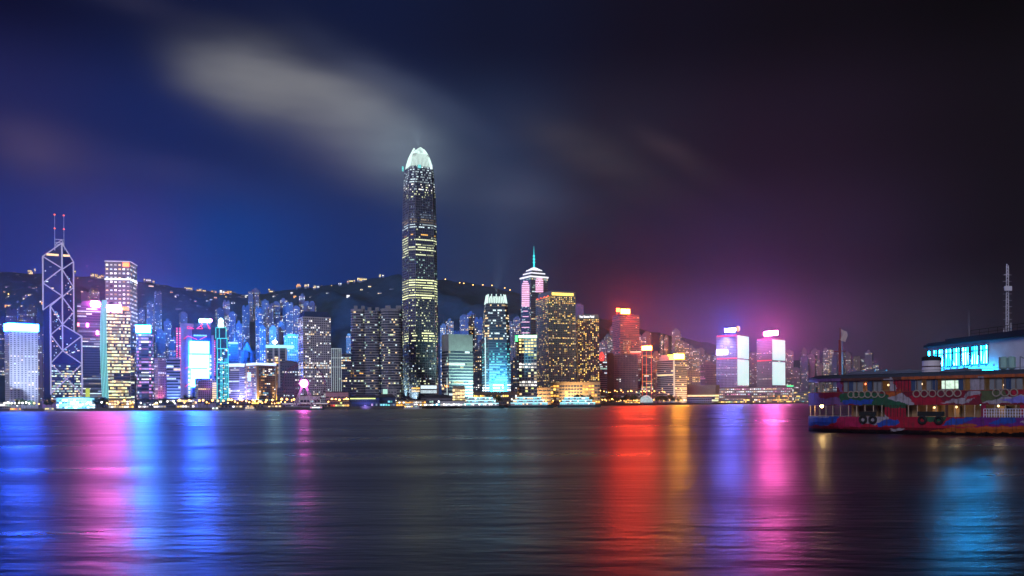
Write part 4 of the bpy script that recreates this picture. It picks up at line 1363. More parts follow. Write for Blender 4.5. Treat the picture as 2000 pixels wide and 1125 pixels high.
# ------------------------------------------------------------------ apartment towers on the slope behind
BGW = [mat('flat_wall_grey', (.16, .16, .21), .8), mat('flat_wall_rose', (.19, .15, .19), .8), mat('flat_wall_blue', (.10, .13, .21), .8), mat('flat_wall_beige', (.21, .18, .175), .8)]
TONE = ['grey', 'rose-grey', 'bluish', 'beige']
BG = [  # x0, x1, roof row, distance, wall, lit share
    (0, 12, 622, 2100, 2, .2), (14, 34, 606, 2300, 2, .16), (36, 52, 602, 2400, 2, .16), (54, 72, 600, 2450, 0, .14), (76, 90, 640, 1900, 2, .2), (72, 84, 668, 1700, 3, .25), (160, 176, 572, 2500, 1, .2),
    (178, 194, 566, 2600, 3, .2), (272, 284, 604, 2400, 2, .3), (288, 300, 590, 2500, 2, .3), (303, 317, 572, 2550, 2, .4), (306, 322, 648, 1800, 0, .25), (322, 336, 628, 2100, 2, .3), (330, 345, 662, 1900, 2, .3), (352, 366, 612, 2300, 0, .12),
    (424, 438, 604, 2400, 2, .3), (437, 450, 590, 2450, 1, .3), (449, 462, 612, 2250, 2, .36), (462, 474, 632, 2100, 2, .3), (474, 488, 600, 2350, 2, .3), (487, 497, 572, 2600, 0, .3), (494, 508, 566, 2650, 1, .34),
    (500, 512, 604, 2200, 2, .4), (508, 520, 640, 1950, 2, .4), (512, 526, 588, 2400, 0, .3), (522, 536, 596, 2350, 1, .35), (534, 548, 592, 2380, 1, .4), (548, 562, 586, 2420, 1, .4), (560, 574, 594, 2350, 0, .38), (574, 586, 600, 2300, 1, .36), (586, 598, 578, 2500, 1, .3), (596, 617, 592, 2450, 1, .3),
    (528, 542, 640, 1900, 3, .35), (544, 556, 632, 1950, 1, .3), (650, 662, 700, 1600, 2, .25),
    (862, 874, 636, 2000, 3, .5), (873, 886, 628, 2100, 3, .45), (888, 899, 650, 2000, 2, .2), (900, 915, 618, 2250, 0, .42), (914, 928, 612, 2300, 2, .4), (928, 944, 624, 2100, 2, .35), (926, 942, 690, 1700, 2, .3), (936, 948, 668, 1800, 0, .2), (996, 1008, 632, 2150, 3, .4), (1004, 1018, 622, 2200, 0, .35), (1000, 1016, 704, 1800, 2, .15),
    (1062, 1078, 600, 2500, 2, .2), (1120, 1140, 596, 2600, 1, .08), (1172, 1186, 668, 2300, 3, .5), (1184, 1198, 656, 2400, 3, .5), (1192, 1204, 640, 2500, 1, .2), (1226, 1238, 640, 2700, 1, .3), (1246, 1262, 656, 2600, 1, .45), (1258, 1272, 650, 2700, 1, .4), (1274, 1290, 690, 2350, 1, .3),
    (1291, 1296, 654, 2400, 0, .5), (1298, 1306, 658, 2450, 3, .5), (1314, 1330, 646, 2650, 1, .35), (1320, 1336, 668, 2500, 3, .45), (1334, 1346, 672, 2550, 3, .45), (1344, 1357, 680, 2600, 1, .3), (1354, 1366, 684, 2500, 3, .6), (1364, 1376, 682, 2650, 3, .5), (1376, 1388, 692, 2700, 1, .35), (1386, 1400, 696, 2650, 1, .3),
    (1464, 1478, 690, 2800, 1, .25), (1535, 1550, 686, 2900, 1, .5), (1534, 1548, 722, 2700, 1, .3), (1546, 1562, 720, 2750, 1, .3), (1566, 1576, 682, 3100, 1, .12), (1564, 1578, 698, 2900, 2, .12), (1577, 1594, 694, 2950, 1, .05), (1584, 1600, 684, 3200, 1, .3), (1597, 1606, 712, 2950, 3, .04),
    (1608, 1618, 682, 3100, 0, .5), (1617, 1628, 684, 3150, 0, .5), (1626, 1636, 696, 3050, 2, .1), (1636, 1650, 688, 3150, 0, .3), (1650, 1664, 690, 3200, 1, .12), (1669, 1682, 698, 3300, 3, .08), (1682, 1692, 702, 3350, 0, .3), (1690, 1705, 688, 3300, 0, .06), (1704, 1716, 712, 3300, 2, .4), (1658, 1672, 722, 3000, 2, .06), (1720, 1732, 724, 3500, 0, .1)]


def nearest_landmark(x):
    return min(LMK, key=lambda l: abs((l[1] + l[2]) / 2 - x) - (5 if l[1] <= x <= l[2] else 0))


LMK = [('the blue-white banded slab', 10, 76), ('the triangulated tower', 86, 160), ('the dotted white tower', 207, 270), ('the cyan-signed tower', 267, 301), ('the light-screen bank', 343, 424), ('the turquoise-outlined tower', 421, 446),
       ('the pyramid-roofed blue tower', 470, 498), ('the star-bright floodlamp', 521, 560), ('the pale round-windowed tower', 583, 648), ('the twin rounded towers', 686, 788), ('the green-ribbed tower', 863, 925), ('the cyan-floodlit tower', 941, 999),
       ('the spired tower', 1018, 1072), ('the gold-windowed hotel', 1127, 1171), ('the red-bathed tower', 1197, 1250), ('the red-outlined slim tower', 1253, 1276), ('the white ribbed block', 1283, 1342), ('the cream-lit drum building', 1345, 1405),
       ('the blue-signed terminal tower', 1420, 1463), ('the pink-signed terminal tower', 1478, 1534), ('the ferry mast', 1636, 1646)]
_u = ['', 'first', 'second', 'third', 'fourth', 'fifth', 'sixth', 'seventh', 'eighth', 'ninth']
ORD = [''] + [w + ' ' for w in _u[2:]] + [w + ' ' for w in ('tenth', 'eleventh', 'twelfth', 'thirteenth', 'fourteenth', 'fifteenth', 'sixteenth', 'seventeenth', 'eighteenth', 'nineteenth', 'twentieth')] + ['twenty-' + w + ' ' for w in _u[1:]] + ['thirtieth '] + ['thirty-' + w + ' ' for w in _u[1:]] + ['fortieth '] + ['forty-' + w + ' ' for w in _u[1:]]


def place_words(items):
    """for each column say how far it stands from its nearest landmark, counted among its neighbours"""
    out = {}
    by = {}
    for k, x in items:
        l = nearest_landmark(x)
        side = 'left of' if x < l[1] else ('right of' if x > l[2] else 'behind')
        by.setdefault((l[0], side), []).append((x, k))
    for (l, side), v in by.items():
        v.sort(reverse=(side == 'left of'))
        for n_, (x, k) in enumerate(v):
            if side == 'behind':
                out[k] = ('' if len(v) == 1 else ORD[n_] + 'from the left ', 'behind ' + l) if n_ else ('' if len(v) == 1 else 'leftmost ', 'behind ' + l)
            else:
                out[k] = (('nearest ' if n_ == 0 and len(v) > 1 else ORD[n_]), side + ' ' + l)
    return out


words = place_words([(i, (b[0] + b[1]) / 2) for i, b in enumerate(BG)])
rg = random.Random(21)
for i, (x0, x1, yt, D, wi, lit) in enumerate(BG):
    mpp = D / F * math.cos(math.atan((x0 - 1000) / F))
    w = (x1 - x0) * mpp
    d = min(26.0, w * .9)
    xm = (x0 + x1) / 2
    top = P(xm, yt, D).z
    c0 = P(xm, yh(xm), D)
    zb = max(2.5, min(hill(c0.x, c0.y) - 14, top - 40))
    h = top - zb
    size = 'slim' if x1 - x0 < 12 else ('broad' if x1 - x0 > 17 else 'mid-width')
    o_, pl = words[i]
    shade = 'sparsely lit' if lit < .15 else ('half-lit' if lit > .38 else 'scattered-lit')
    lab = f'{o_}{size} {TONE[wi]} apartment tower, {shade}, {pl}'
    mb = MB()
    mb.box(-w / 2, w / 2, -d / 2, d / 2, 0, h)
    if i % 3 == 0:
        mb.box(-w * .22, w * .18, -d * .2, d * .3, h, h + rg.uniform(4, 8))
    elif i % 3 == 1:
        mb.box(-w * .4, -w * .1, -d * .3, d * .3, h, h + 5).box(w * .1, w * .4, -d * .3, d * .3, h, h + 5)
    else:
        mb.box(-w * .3, w * .3, -d * .3, d * .3, h, h + 4).tube((0, 0, h + 4), (0, 0, h + 15), .4, 4)
    if i % 2:
        mb.box(-w * .12, w * .12, -d / 2 - 1.6, -d / 2 + .2, 0, h - 3)
    root = empty('apartment_tower', (c0.x, c0.y, zb), math.atan2(-c0.x, c0.y) + rg.uniform(-.25, .25), lab, 'apartment tower', 'apartment towers on the slope behind the waterfront')
    mb.build('facade', BGW[wi], root)
    poly = outline(w, d, 'rect', 1)
    windows(root, poly, [(0, 1), (1, 1)], h, D, floor=3.9, bay=3.9, ww=.55, wh=.5, lit=lit * .7, pals=('warm', 'white', 'yellow', 'white', 'cool', 'amber', 'mint', 'dim', 'white') if x0 > 860 else ('white', 'white', 'warm', 'cool', 'cool', 'mint', 'yellow'), rng=rg, persist=.15, dark=False, z0=6, maxparts=24, minarea=2.2, off=1.75 if i % 2 else .15)

# ------------------------------------------------------------------ houses and road lamps on the hill
def hill_point(px, py):
    for k in range(120):
        D = 1950 + k * 15
        p = P(px, py, D)
        if hill(p.x, p.y) - 3 >= p.z:
            return p
    return P(px, py, 3200)


HOUSES = [(2, 534), (28, 533), (34, 537), (37, 541), (58, 528), (60, 533), (68, 527), (70, 545), (58, 562), (66, 565), (72, 568), (52, 576), (60, 575), (80, 576), (84, 588), (14, 582), (147, 529), (152, 545), (158, 547), (160, 571), (164, 575), (180, 537), (188, 538), (194, 541), (177, 573), (190, 574), (282, 545), (290, 546), (300, 549),
          (362, 563), (368, 562), (374, 563), (386, 566), (392, 567), (398, 569), (414, 570), (420, 569), (434, 569), (441, 570), (448, 571), (456, 572), (442, 581), (450, 582), (468, 580), (474, 582), (480, 581), (486, 573), (493, 571),
          (580, 559), (584, 557), (597, 558), (602, 557), (614, 560), (621, 559), (629, 558), (648, 559), (664, 553), (680, 549), (686, 550), (692, 547), (700, 545), (706, 546), (712, 544), (742, 538), (748, 537), (730, 560), (722, 561), (776, 562), (762, 563), (640, 572), (576, 580), (608, 580), (343, 580), (352, 590), (372, 586), (400, 578), (412, 587), (395, 592), (335, 572)]
rh = random.Random(77)
for (xa_, xb_, ya_, yb_, n_) in ((0, 88, 536, 612, 20), (148, 204, 536, 600, 10), (276, 340, 556, 600, 8), (345, 500, 574, 606, 16), (520, 600, 566, 590, 5), (660, 780, 556, 580, 5)):
    for _ in range(n_):
        HOUSES.append((rh.uniform(xa_, xb_), rh.uniform(ya_, yb_)))
wallh = mat('hill_house_wall', (.30, .27, .25), .8)
hw = place_words([(i, x) for i, (x, y) in enumerate(HOUSES)])
for i, (px, py) in enumerate(HOUSES):
    p = hill_point(px, py)
    w, h = rg.choice((6, 8, 10, 13, 18)) * rg.uniform(.8, 1.1), rg.uniform(5, 11)
    warm = rg.choice(('yellow', 'orange', 'white', 'warm', 'warm', 'gold')) if not (355 < px < 485) else rg.choice(('orange', 'orange', 'white', 'gold'))
    o_, pl = hw[i]
    r_ = empty('hillside_house', (p.x, p.y, p.z - 5), math.atan2(-p.x, p.y), f'{o_}{"orange" if warm in ("orange", "gold") else "pale"}-lit house on the dark hill, {pl.replace("behind", "above")}', 'house', 'lit houses along the hill roads')
    MB().box(-w / 2, w / 2, 0, 10, -6, h).prism([(-w / 2 - .6, -.6), (w / 2 + .6, -.6), (w / 2 + .6, 10.6), (-w / 2 - .6, 10.6)], h, h + 2.5, 0, .5).build('wall', wallh, r_)
    mw = MB()
    n_ = rg.randint(2, 4)
    for k in range(n_):
        for f_ in range(1 if h < 8 else 2):
            if rg.random() < .8:
                x = -w / 2 + w * (k + .15) / n_
                mw.quad((x, -.12, 1 + f_ * 4.4), (x + w / n_ * .7, -.12, 1 + f_ * 4.4), (x + w / n_ * .7, -.12, 4 + f_ * 4.4), (x, -.12, 4 + f_ * 4.4))
    if not mw.f:
        mw.quad((-2, -.12, 1), (2, -.12, 1), (2, -.12, 4), (-2, -.12, 4))
    PALH = emi('hill_' + warm, PAL[warm][0], 2.4)
    mw.build('window', PALH, r_)

lampm = emi('sodium_lamp', (1, .50, .12), 7)
lampw = emi('white_lamp', (1, .95, .8), 6)
POLE = mat('lamp_pole', (.12, .12, .12), .5, .5)


def make_lamp(h, r, m):
    root = empty('street_lamp', (0, 0, 0))
    MB().tube((0, 0, 0), (0, 0, h), .16, 6, 0, .09).build('pole', POLE, root)
    MB().tube((0, 0, h - .4), (0, -1.3, h), .07, 5).build('arm', POLE, root)
    MB().lathe([(.1, -r), (r * .8, -r * .6), (r, 0), (r * .7, r * .6), (.1, r)], (0, -1.3, h), 8).build('lamp_head', m, root)
    return root


protos = {}


def lamp(p, kind, label, group, rot=0.0):
    hgt, r, m = {'hill': (9, 2.0, lampm), 'amber': (9, 1.25, lampm), 'white': (8, 1.1, lampw)}[kind]
    if kind not in protos:
        protos[kind] = make_lamp(hgt, r, m)
        o = protos[kind]
    else:
        o = copy_tree(protos[kind])
    o.location = p
    o.rotation_euler[2] = rot
    if kind != 'hill':
        k_ = rg.uniform(.55, 1.15)
        o.scale = (k_, k_, k_)
    tag(o, label, 'street lamp', group)
    return o


HL = [(898, 553), (906, 554), (924, 557), (943, 557), (961, 558), (986, 563), (996, 567), (17, 575), (30, 576), (120, 585), (870, 546), (205, 572)]
hlw = place_words([(i, x) for i, (x, y) in enumerate(HL)])
for i, (px, py) in enumerate(HL):
    q = hill_point(px, py)
    lamp((q.x, q.y, q.z - 8), 'hill', f'{hlw[i][0]}orange ridge road lamp, {hlw[i][1].replace("behind", "above")}', 'orange lamps along the ridge road')

# ------------------------------------------------------------------ along the waterfront
ZONES = [(4, 60, 10, 'white'), (66, 76, 2, 'amber'), (128, 200, 10, 'white'), (204, 262, 10, 'amber'), (266, 345, 13, 'white'), (350, 420, 11, 'amber'), (424, 500, 14, 'amber'), (502, 575, 15, 'amber'), (640, 684, 8, 'amber'), (700, 780, 7, 'white'), (790, 880, 8, 'white'),
         (1050, 1170, 9, 'amber'), (1172, 1250, 16, 'amber'), (1256, 1330, 12, 'amber'), (1332, 1400, 7, 'white'), (1402, 1500, 12, 'amber'), (1502, 1580, 10, 'amber')]
ZN = ['in front of the blue-white banded slab', 'by the orange-lit launch under the triangulated tower', 'below the striped dark tower', 'below the yellow-lit tower', 'below the cyan-signed tower', 'below the light-screen bank', 'below the turquoise-outlined tower', 'left of the ferris wheel',
      'by the amber shops right of the ferris wheel', 'by the purple pier below the twin rounded towers', 'by the piers under the tallest tower', 'along the tan hotel podium', 'below the red-bathed tower', 'below the white ribbed block', 'below the cream-lit drum building', 'under the blue-signed terminal tower', 'under the pink-signed terminal tower']
for (x0, x1, n_, kd), zn in zip(ZONES, ZN):
    for k in range(n_):
        px = x0 + (x1 - x0) * (k + rg.uniform(.15, .85)) / n_
        D = shore(px) + rg.uniform(4, 75)
        q = P(px, yh(px), D)
        lamp((q.x, q.y, 3.0), kd, f'{"amber" if kd == "amber" else "white"} promenade lamp on a thin pole {zn}', f'promenade lamps {zn}', rg.uniform(-1, 1))

# waterfront trees
leaf = mat('leaf_green', (.05, .10, .035), .7, 0, .5, .4)
leafd = mat('leaf_dark_green', (.03, .065, .035), .7, 0, .5, .4)
bark = mat('bark', (.10, .07, .05), .9)


def make_tree(seed, h, m):
    r = random.Random(seed)
    root = empty('broadleaf_tree', (0, 0, 0))
    tr = MB().tube((0, 0, -.3), (.2, .1, h * .4), .32, 7, 0, .2)
    for k in range(5):
        a_ = k * 1.26 + r.uniform(-.3, .3)
        tr.tube((.2, .1, h * .38), (math.cos(a_) * h * .22, math.sin(a_) * h * .22, h * r.uniform(.55, .75)), .14, 5, 0, .05)
    tr.build('trunk', bark, root)
    cb = MB()
    cl = [(r.uniform(-.30, .30) * h, r.uniform(-.30, .30) * h, h * r.uniform(.48, .92), h * r.uniform(.10, .2)) for _ in range(15)]
    for (x, y, z, q) in cl:
        for _ in range(46):
            d_ = Vector((r.gauss(0, 1), r.gauss(0, 1), r.gauss(0, .8))).normalized() * q * r.uniform(.5, 1.1)
            c_ = Vector((x, y, z)) + d_
            a_ = Vector((r.gauss(0, 1), r.gauss(0, 1), r.gauss(0, 1))).normalized() * r.uniform(.35, .7)
            b_ = a_.orthogonal().normalized() * r.uniform(.25, .45)
            cb.quad(c_ - a_, c_ - b_, c_ + a_, c_ + b_)
    cb.build('crown', m, root)
    return root


TREES = [(30, 1270), (40, 1275), (52, 1272), (62, 1280), (92, 1250), (100, 1256), (190, 1190), (197, 1195), (204, 1186), (212, 1192), (282, 1150), (292, 1146), (300, 1155), (309, 1150), (318, 1148), (330, 1140), (368, 1120), (375, 1126), (405, 1105), (1126, 1640), (1134, 1650), (1142, 1660), (1152, 1680), (1190, 1790), (1198, 1800), (1206, 1815), (1216, 1830), (1226, 1850), (1236, 1870), (1284, 1990), (1292, 2000), (1300, 2010), (1310, 2025), (1318, 2040), (1326, 2050), (940, 1260), (955, 1270), (972, 1275), (1030, 1400)]
tp = [make_tree(s_, 13, leaf if s_ % 2 else leafd) for s_ in range(3)]
TW = [(70, 'in front of the blue-white banded slab'), (120, 'just left of the triangulated tower foot'), (230, 'at the foot of the teal glass fin'), (345, 'below the cyan-signed tower'), (450, 'in front of the light-screen bank'), (1000, 'in front of the cyan-floodlit tower'), (1060, 'by the curved tan mall wing'), (1160, 'right end of the tan hotel podium'), (1250, 'below the red-bathed tower'), (1400, 'below the white ribbed block')]
used = set()
for i, (px, D) in enumerate(TREES):
    k = i % 3
    D = max(D, shore(px) + 25)
    q = P(px, yh(px), D)
    o = tp[k] if k not in used else copy_tree(tp[k])
    used.add(k)
    o.location = (q.x, q.y, 3)
    o.rotation_euler[2] = rg.uniform(0, 6)
    s_ = rg.uniform(.85, 1.35) * (D / 1300) ** .5
    o.scale = (s_ * 1.1, s_ * 1.1, s_)
    z_ = next(n_ for lim, n_ in TW if px <= lim)
    tag(o, f'dark leafy tree on the far promenade {z_}', 'tree', f'promenade trees {z_}')


# piers, sheds and low buildings: all small houses of the waterfront
def shed(name, label, cat, x0, x1, yt, wall, lit, pals, dD=15, floor=3.6, bay=3.0, roof='flat', seed=1, ratio=.4, wh=.6, ww=.8, eave=None):
    B = T(name, label, cat, x0, x1, yt, shore((x0 + x1) / 2) + dD, ratio=ratio, wall=wall, win=dict(floor=floor, bay=bay, ww=ww, wh=wh, lit=lit, pals=pals, z0=.3, persist=.35, maxparts=60, minarea=3), seed=seed)
    w, d, h = B.w, B.d, B.h
    if roof == 'hip':
        MB().prism([(-w / 2 - 1, -d / 2 - 1), (w / 2 + 1, -d / 2 - 1), (w / 2 + 1, d / 2 + 1), (-w / 2 - 1, d / 2 + 1)], h, h + 4.2, 0, .6).build('hipped_roof', ROOF, B.root)
    else:
        MB().box(-w / 2 - 1, w / 2 + 1, -d / 2 - 1, d / 2 + 1, h, h + .9).build('roof_slab', eave or ROOF, B.root)
    return B


shed('pier_building', 'small white pier kiosk at the extreme left of the far shore', 'pier', 0, 22, 786, W_WHITE, .6, ('white', 'mint'), seed=81)
B = shed('pavilion', 'low cyan-lit glass pavilion at the foot of the triangulated tower', 'pavilion', 110, 187, 777, W_LAV, .85, ('aqua', 'teal', 'glare', 'mint'), 30, 3.2, 3.4, seed=82, wh=.7)
spot(B.root, (0, -B.d - 14, 1), (0, -B.d * .5, 8), (.2, .85, 1), 260000, 130, 1)
shed('waterfront_shed', 'low amber-lit waterfront arcade below the yellow-lit tower', 'arcade', 212, 262, 779, W_TAN, .75, ('gold', 'warm', 'white', 'amber'), 40, seed=83)
shed('waterfront_shed', 'long dark deck with mixed yellow and mint lights below the pink and blue striped blocks', 'arcade', 265, 345, 781, W_DARK, .45, ('yellow', 'mint', 'white', 'warm'), 45, seed=84)
shed('waterfront_shed', 'golden lit low hall left of the grey grid-fronted box', 'hall', 346, 380, 779, W_TAN, .7, ('gold', 'yellow', 'white'), 35, seed=85)
shed('waterfront_shed', 'strip of warm lit shopfronts at the foot of the two louvred blocks', 'arcade', 443, 550, 783, W_BROWN, .7, ('gold', 'amber', 'white', 'yellow'), 60, seed=86)
B = shed('promenade_deck', 'long piled promenade deck with a row of lit square bays left of the ferris wheel', 'pier', 424, 560, 791, W_TAN, .55, ('warm', 'amber', 'dim', 'white'), 6, 2.4, 4.2, seed=87, wh=.8, ww=.6, ratio=.12)
shed('pier_building', 'two-storey lit pier behind the legs of the ferris wheel', 'pier', 552, 640, 789, W_ROSE, .6, ('white', 'pink', 'warm', 'dim'), 8, 3.0, 3.4, seed=88, eave=emi('eave_white', (.9, .85, 1), .6))
shed('pavilion', 'pale mint-lit hall seen between the legs of the ferris wheel', 'pavilion', 586, 626, 773, W_WHITE, .5, ('mint', 'white'), 70, 5, 4, seed=89)
shed('waterfront_shed', 'layered dusky-pink terrace building right of the ferris wheel', 'hall', 636, 681, 766, W_PINK, .18, ('mint', 'warm'), 80, 5, 5, seed=90, ratio=.5, wh=.3)
shed('waterfront_shed', 'amber and lime lit shop pavilion on the quay below the pink terrace building', 'shop', 641, 682, 782, W_TAN, .85, ('gold', 'lime', 'orange', 'yellow', 'red'), 30, 3.2, 3, seed=91)
B = shed('pier_building', 'purple-lit ferry pier with hipped roof and yellow eaves below the twin rounded towers', 'pier', 686, 742, 777, W_BLUE, .3, ('violet', 'white', 'dimcool', 'pink'), 4, 4.5, 2.6, 'hip', seed=92)
MB().box(-B.w / 2 - 1.3, B.w * .35, -B.d / 2 - 1.4, -B.d / 2 - .8, B.h - 1.6, B.h - .2).build('eave_light', pal('lime'), B.root)
spot(B.root, (0, -B.d - 8, 0), (0, -B.d * .5, 8), (.35, .25, 1), 14000, 130, 1)
B = shed('pier_building', 'dark teal ferry pier with bright cyan windows left of the foot of the tallest tower', 'pier', 737, 772, 776, W_BLUE, .7, ('aqua', 'teal', 'dimcool'), 10, 4, 3, 'hip', seed=93)
B = T('booth', 'square mint-white lit booth on the quay above the cyan-windowed pier', 'kiosk', 748, 757, 760, 1180, ratio=1, wall=emi('booth_mint', (.55, 1, .85), .9), win=None, seed=94)
T('office_block', 'plain pale green low block below the wide rounded tower', 'office block', 757, 775, 759, 1230, ratio=1, wall=W_GREY, win=dict(floor=4, bay=4, ww=.5, wh=.4, lit=.05, pals=('mint',)), seed=95)
shed('pier_building', 'brightly lit low pier with orange and white stalls at the foot of the tallest tower', 'pier', 774, 832, 781, W_TAN, .8, ('orange', 'white', 'mint', 'gold', 'white'), 8, 3.2, 2.6, seed=96)
shed('pier_building', 'teal-roofed ferry pier with white lit decks under the green-ribbed tower', 'pier', 822, 884, 777, W_MID, .75, ('white', 'mint', 'aqua', 'glare'), 10, 3.8, 2.8, 'hip', seed=97)
shed('pier_building', 'white-lit two-deck landing pier just left of the moored cyan ferries', 'pier', 860, 908, 783, W_WHITE, .8, ('white', 'glare', 'mint'), -30, 4, 3, seed=98)
B = facing('dome', 'small white-lit glass dome on the shore below the red-outlined slim tower', 'dome', 1262, shore(1262) + 30)
MB().lathe([(15, 0), (15, 5), (13.5, 10), (10, 15), (5, 18), (.5, 19)], (0, 0, 0), 16).build('shell', emi('dome_white', (.75, .95, 1), .55, False, .3, .3), B)
MB().lathe([(16.5, 0), (16.5, 3)], (0, 0, 0), 16).build('base_ring', W_GREY, B)
LAND.append(('dome', 1255, 1270, 776))
shed('waterfront_shed', 'low green-lit garden arcade along the shore below the red-bathed tower', 'arcade', 1178, 1246, 788, W_MID, .6, ('lime', 'green', 'yellow', 'white'), 12, 4, 4, seed=99)
shed('waterfront_shed', 'golden lit roadside canopy below the broad dark brown block', 'canopy', 1221, 1250, 777, W_TAN, .9, ('gold', 'orange', 'yellow'), 60, 5, 4, seed=100)
shed('waterfront_shed', 'low shoreline sheds with lime and white lights below the white ribbed block', 'arcade', 1284, 1330, 787, W_DARK, .5, ('lime', 'white', 'teal', 'yellow'), 15, 4, 4, seed=101)
shed('waterfront_shed', 'blue-grey quay warehouse below the cream-lit drum building', 'warehouse', 1328, 1390, 777, W_LAV, .05, ('white', 'red'), 12, 6, 5, seed=102)
shed('pier_building', 'low pier with yellow and green lit bays under the blue-signed terminal tower', 'pier', 1392, 1452, 781, W_MID, .85, ('lime', 'yellow', 'mint', 'gold'), 12, 5, 4, seed=103)
shed('pier_building', 'golden lit ferry pier between the two terminal towers', 'pier', 1452, 1503, 779, W_TAN, .85, ('gold', 'orange', 'amber', 'yellow', 'white'), 12, 5, 4, seed=104)
# elevated road
er = MB()
for px in range(1166, 1330, 8):
    a, c = P(px, yh(px), shore(px) + 90), P(px + 8, yh(px + 8), shore(px + 8) + 90)
    er.add([(a.x, a.y, 22), (c.x, c.y, 22), (c.x, c.y + 12, 22), (a.x, a.y + 12, 22), (a.x, a.y, 19.5), (c.x, c.y, 19.5), (c.x, c.y + 12, 19.5), (a.x, a.y + 12, 19.5)], [(0, 1, 2, 3), (4, 5, 1, 0), (7, 6, 5, 4), (3, 2, 6, 7)])
    er.box(a.x - 1, a.x + 1, a.y + 4, a.y + 7, 2.8, 19.6)
o = er.build('flyover', W_GREY)
tag(o, 'raised concrete flyover carrying amber lamps along the right shore', 'flyover')
for k in range(26):
    px = 1168 + k * 6.3 + rg.uniform(-2.5, 2.5)
    q = P(px, yh(px), shore(px) + 92)
    lamp((q.x, q.y + rg.uniform(0, 9), 22 - rg.uniform(0, .05)), 'amber', 'amber lamp on the raised flyover below the red-lit towers', 'flyover lamps')

# ferris wheel
RW = facing('ferris_wheel', 'unlit ferris wheel with a glowing pink hub on splayed legs at the shore', 'ferris wheel', 594, 1062)
hubz = P(594, 749, 1062).z - 3
Rw = 25.0
iron = mat('wheel_iron', (.10, .10, .12), .5, .5)
ironp = mat('wheel_leg_paint', (.5, .46, .55), .5, .2)
MB().ring((0, -1.6, hubz), Rw, .22, 'y', 48, 5).ring((0, 1.6, hubz), Rw, .22, 'y', 48, 5).ring((0, 0, hubz), Rw - 2.2, .16, 'y', 48, 5).build('rim', iron, RW)
sp = MB()
for k in range(24):
    a_ = 2 * math.pi * k / 24
    for s_ in (-1.6, 1.6):
        sp.tube((math.cos(a_) * 1.5, s_ * 1.2, hubz + math.sin(a_) * 1.5), (math.cos(a_) * Rw, s_, hubz + math.sin(a_) * Rw), .09, 4)
sp.build('spoke', iron, RW)['kind'] = 'stuff'
MB().tube((0, -3.4, hubz), (0, 3.4, hubz), 1.6, 12).build('axle', ironp, RW)
MB().lathe([(.4, -4.6), (3.2, -3.6), (4.4, -1.6), (4.6, 0), (4.4, 1.6), (3.2, 3.6), (.4, 4.6)], (0, -4.4, hubz), 18).build('hub_lamp', emi('hub_pink', (1, .12, .72), 50, True), RW)
for k in range(36):
    a_ = 2 * math.pi * k / 36
    MB().lathe([(.3, -1.4), (1.0, -.9), (1.05, .6), (.3, 1.2)], (math.cos(a_) * (Rw + .2), 0, hubz + math.sin(a_) * (Rw + .2) - 1.2), 7).build('gondola', iron, RW)
for px in (571, 575, 579, 609, 614, 619):
    a = isect(RW, 1, -7, px, 787)
    MB().tube((a.x, -9, 0), (a.x * .12, -3.2, hubz - 1), .45, 6).build('leg', ironp, RW)
    MB().tube((a.x, 9, 0), (a.x * .12, 3.2, hubz - 1), .45, 6).build('leg', iron, RW)
MB().box(-22, 22, -12, 12, -.1, 1.6).build('platform', W_GREY, RW)

# ------------------------------------------------------------------ small boats and ferries off the far shore
hullw = mat('boat_hull_white', (.55, .55, .58), .4)
hulld = mat('boat_hull_teal', (.04, .10, .12), .4)


def vessel(name, label, cat, px0, px1, D, decks, dh, hullm, pals, seed, group=None, strip=None):
    a, c = P(px0, yh(px0), D), P(px1, yh(px1), D)
    L = c.x - a.x
    root = empty(name, ((a.x + c.x) / 2, D, 0), 0, label, cat, group)
    W_ = L * .2
    hb_ = MB()
    secs = [(-.5, .35, .3), (-.42, .8, 0), (.0, 1, 0), (.36, .9, 0), (.5, .08, .6)]
    hh_ = max(1.6, L * .055)
    vs = []
    for u, wd, up in secs:
        vs += [(u * L, -W_ / 2 * wd, hh_ + up), (u * L * .97, -W_ / 2 * wd * .8, -.6), (u * L * .97, W_ / 2 * wd * .8, -.6), (u * L, W_ / 2 * wd, hh_ + up)]
    fs = []
    for i in range(4):
        o = i * 4
        fs += [(o, o + 1, o + 5, o + 4), (o + 1, o + 2, o + 6, o + 5), (o + 2, o + 3, o + 7, o + 6), (o + 3, o, o + 4, o + 7)]
    fs += [(3, 2, 1, 0), (16, 17, 18, 19)]
    hb_.add(vs, fs)
    hb_.build('hull', hullm, root)
    r = random.Random(seed)
    z = hh_
    for k in range(decks):
        l0, l1 = -.44 + .05 * k, .36 - .07 * k
        MB().box(l0 * L, l1 * L, -W_ * .42, W_ * .42, z + .02, z + dh).build('deck_house', hullw, root)
        n_ = max(3, int((l1 - l0) * L / 2.4))
        for j in range(n_):
            x0_ = l0 * L + (l1 - l0) * L * (j + .12) / n_
            x1_ = l0 * L + (l1 - l0) * L * (j + .88) / n_
            if r.random() < .88:
                MB().quad((x0_, -W_ * .42 - .06, z + dh * .3), (x1_, -W_ * .42 - .06, z + dh * .3), (x1_, -W_ * .42 - .06, z + dh * .78), (x0_, -W_ * .42 - .06, z + dh * .78)).build('window', pal(r.choice(pals)), root)
        if strip:
            MB().box(l0 * L, l1 * L, -W_ * .42 - .3, -W_ * .42 - .05, z + dh * .86, z + dh * 1.0).build('light_strip', strip, root)
        z += dh + .04
    MB().box(-.40 * L, .26 * L, -W_ * .45, W_ * .45, z, z + .35).build('roof', hullw, root)
    MB().tube((-.1 * L, 0, z + .3), (-.1 * L, 0, z + 4.5), .15, 5).build('mast', STEEL, root)
    return root


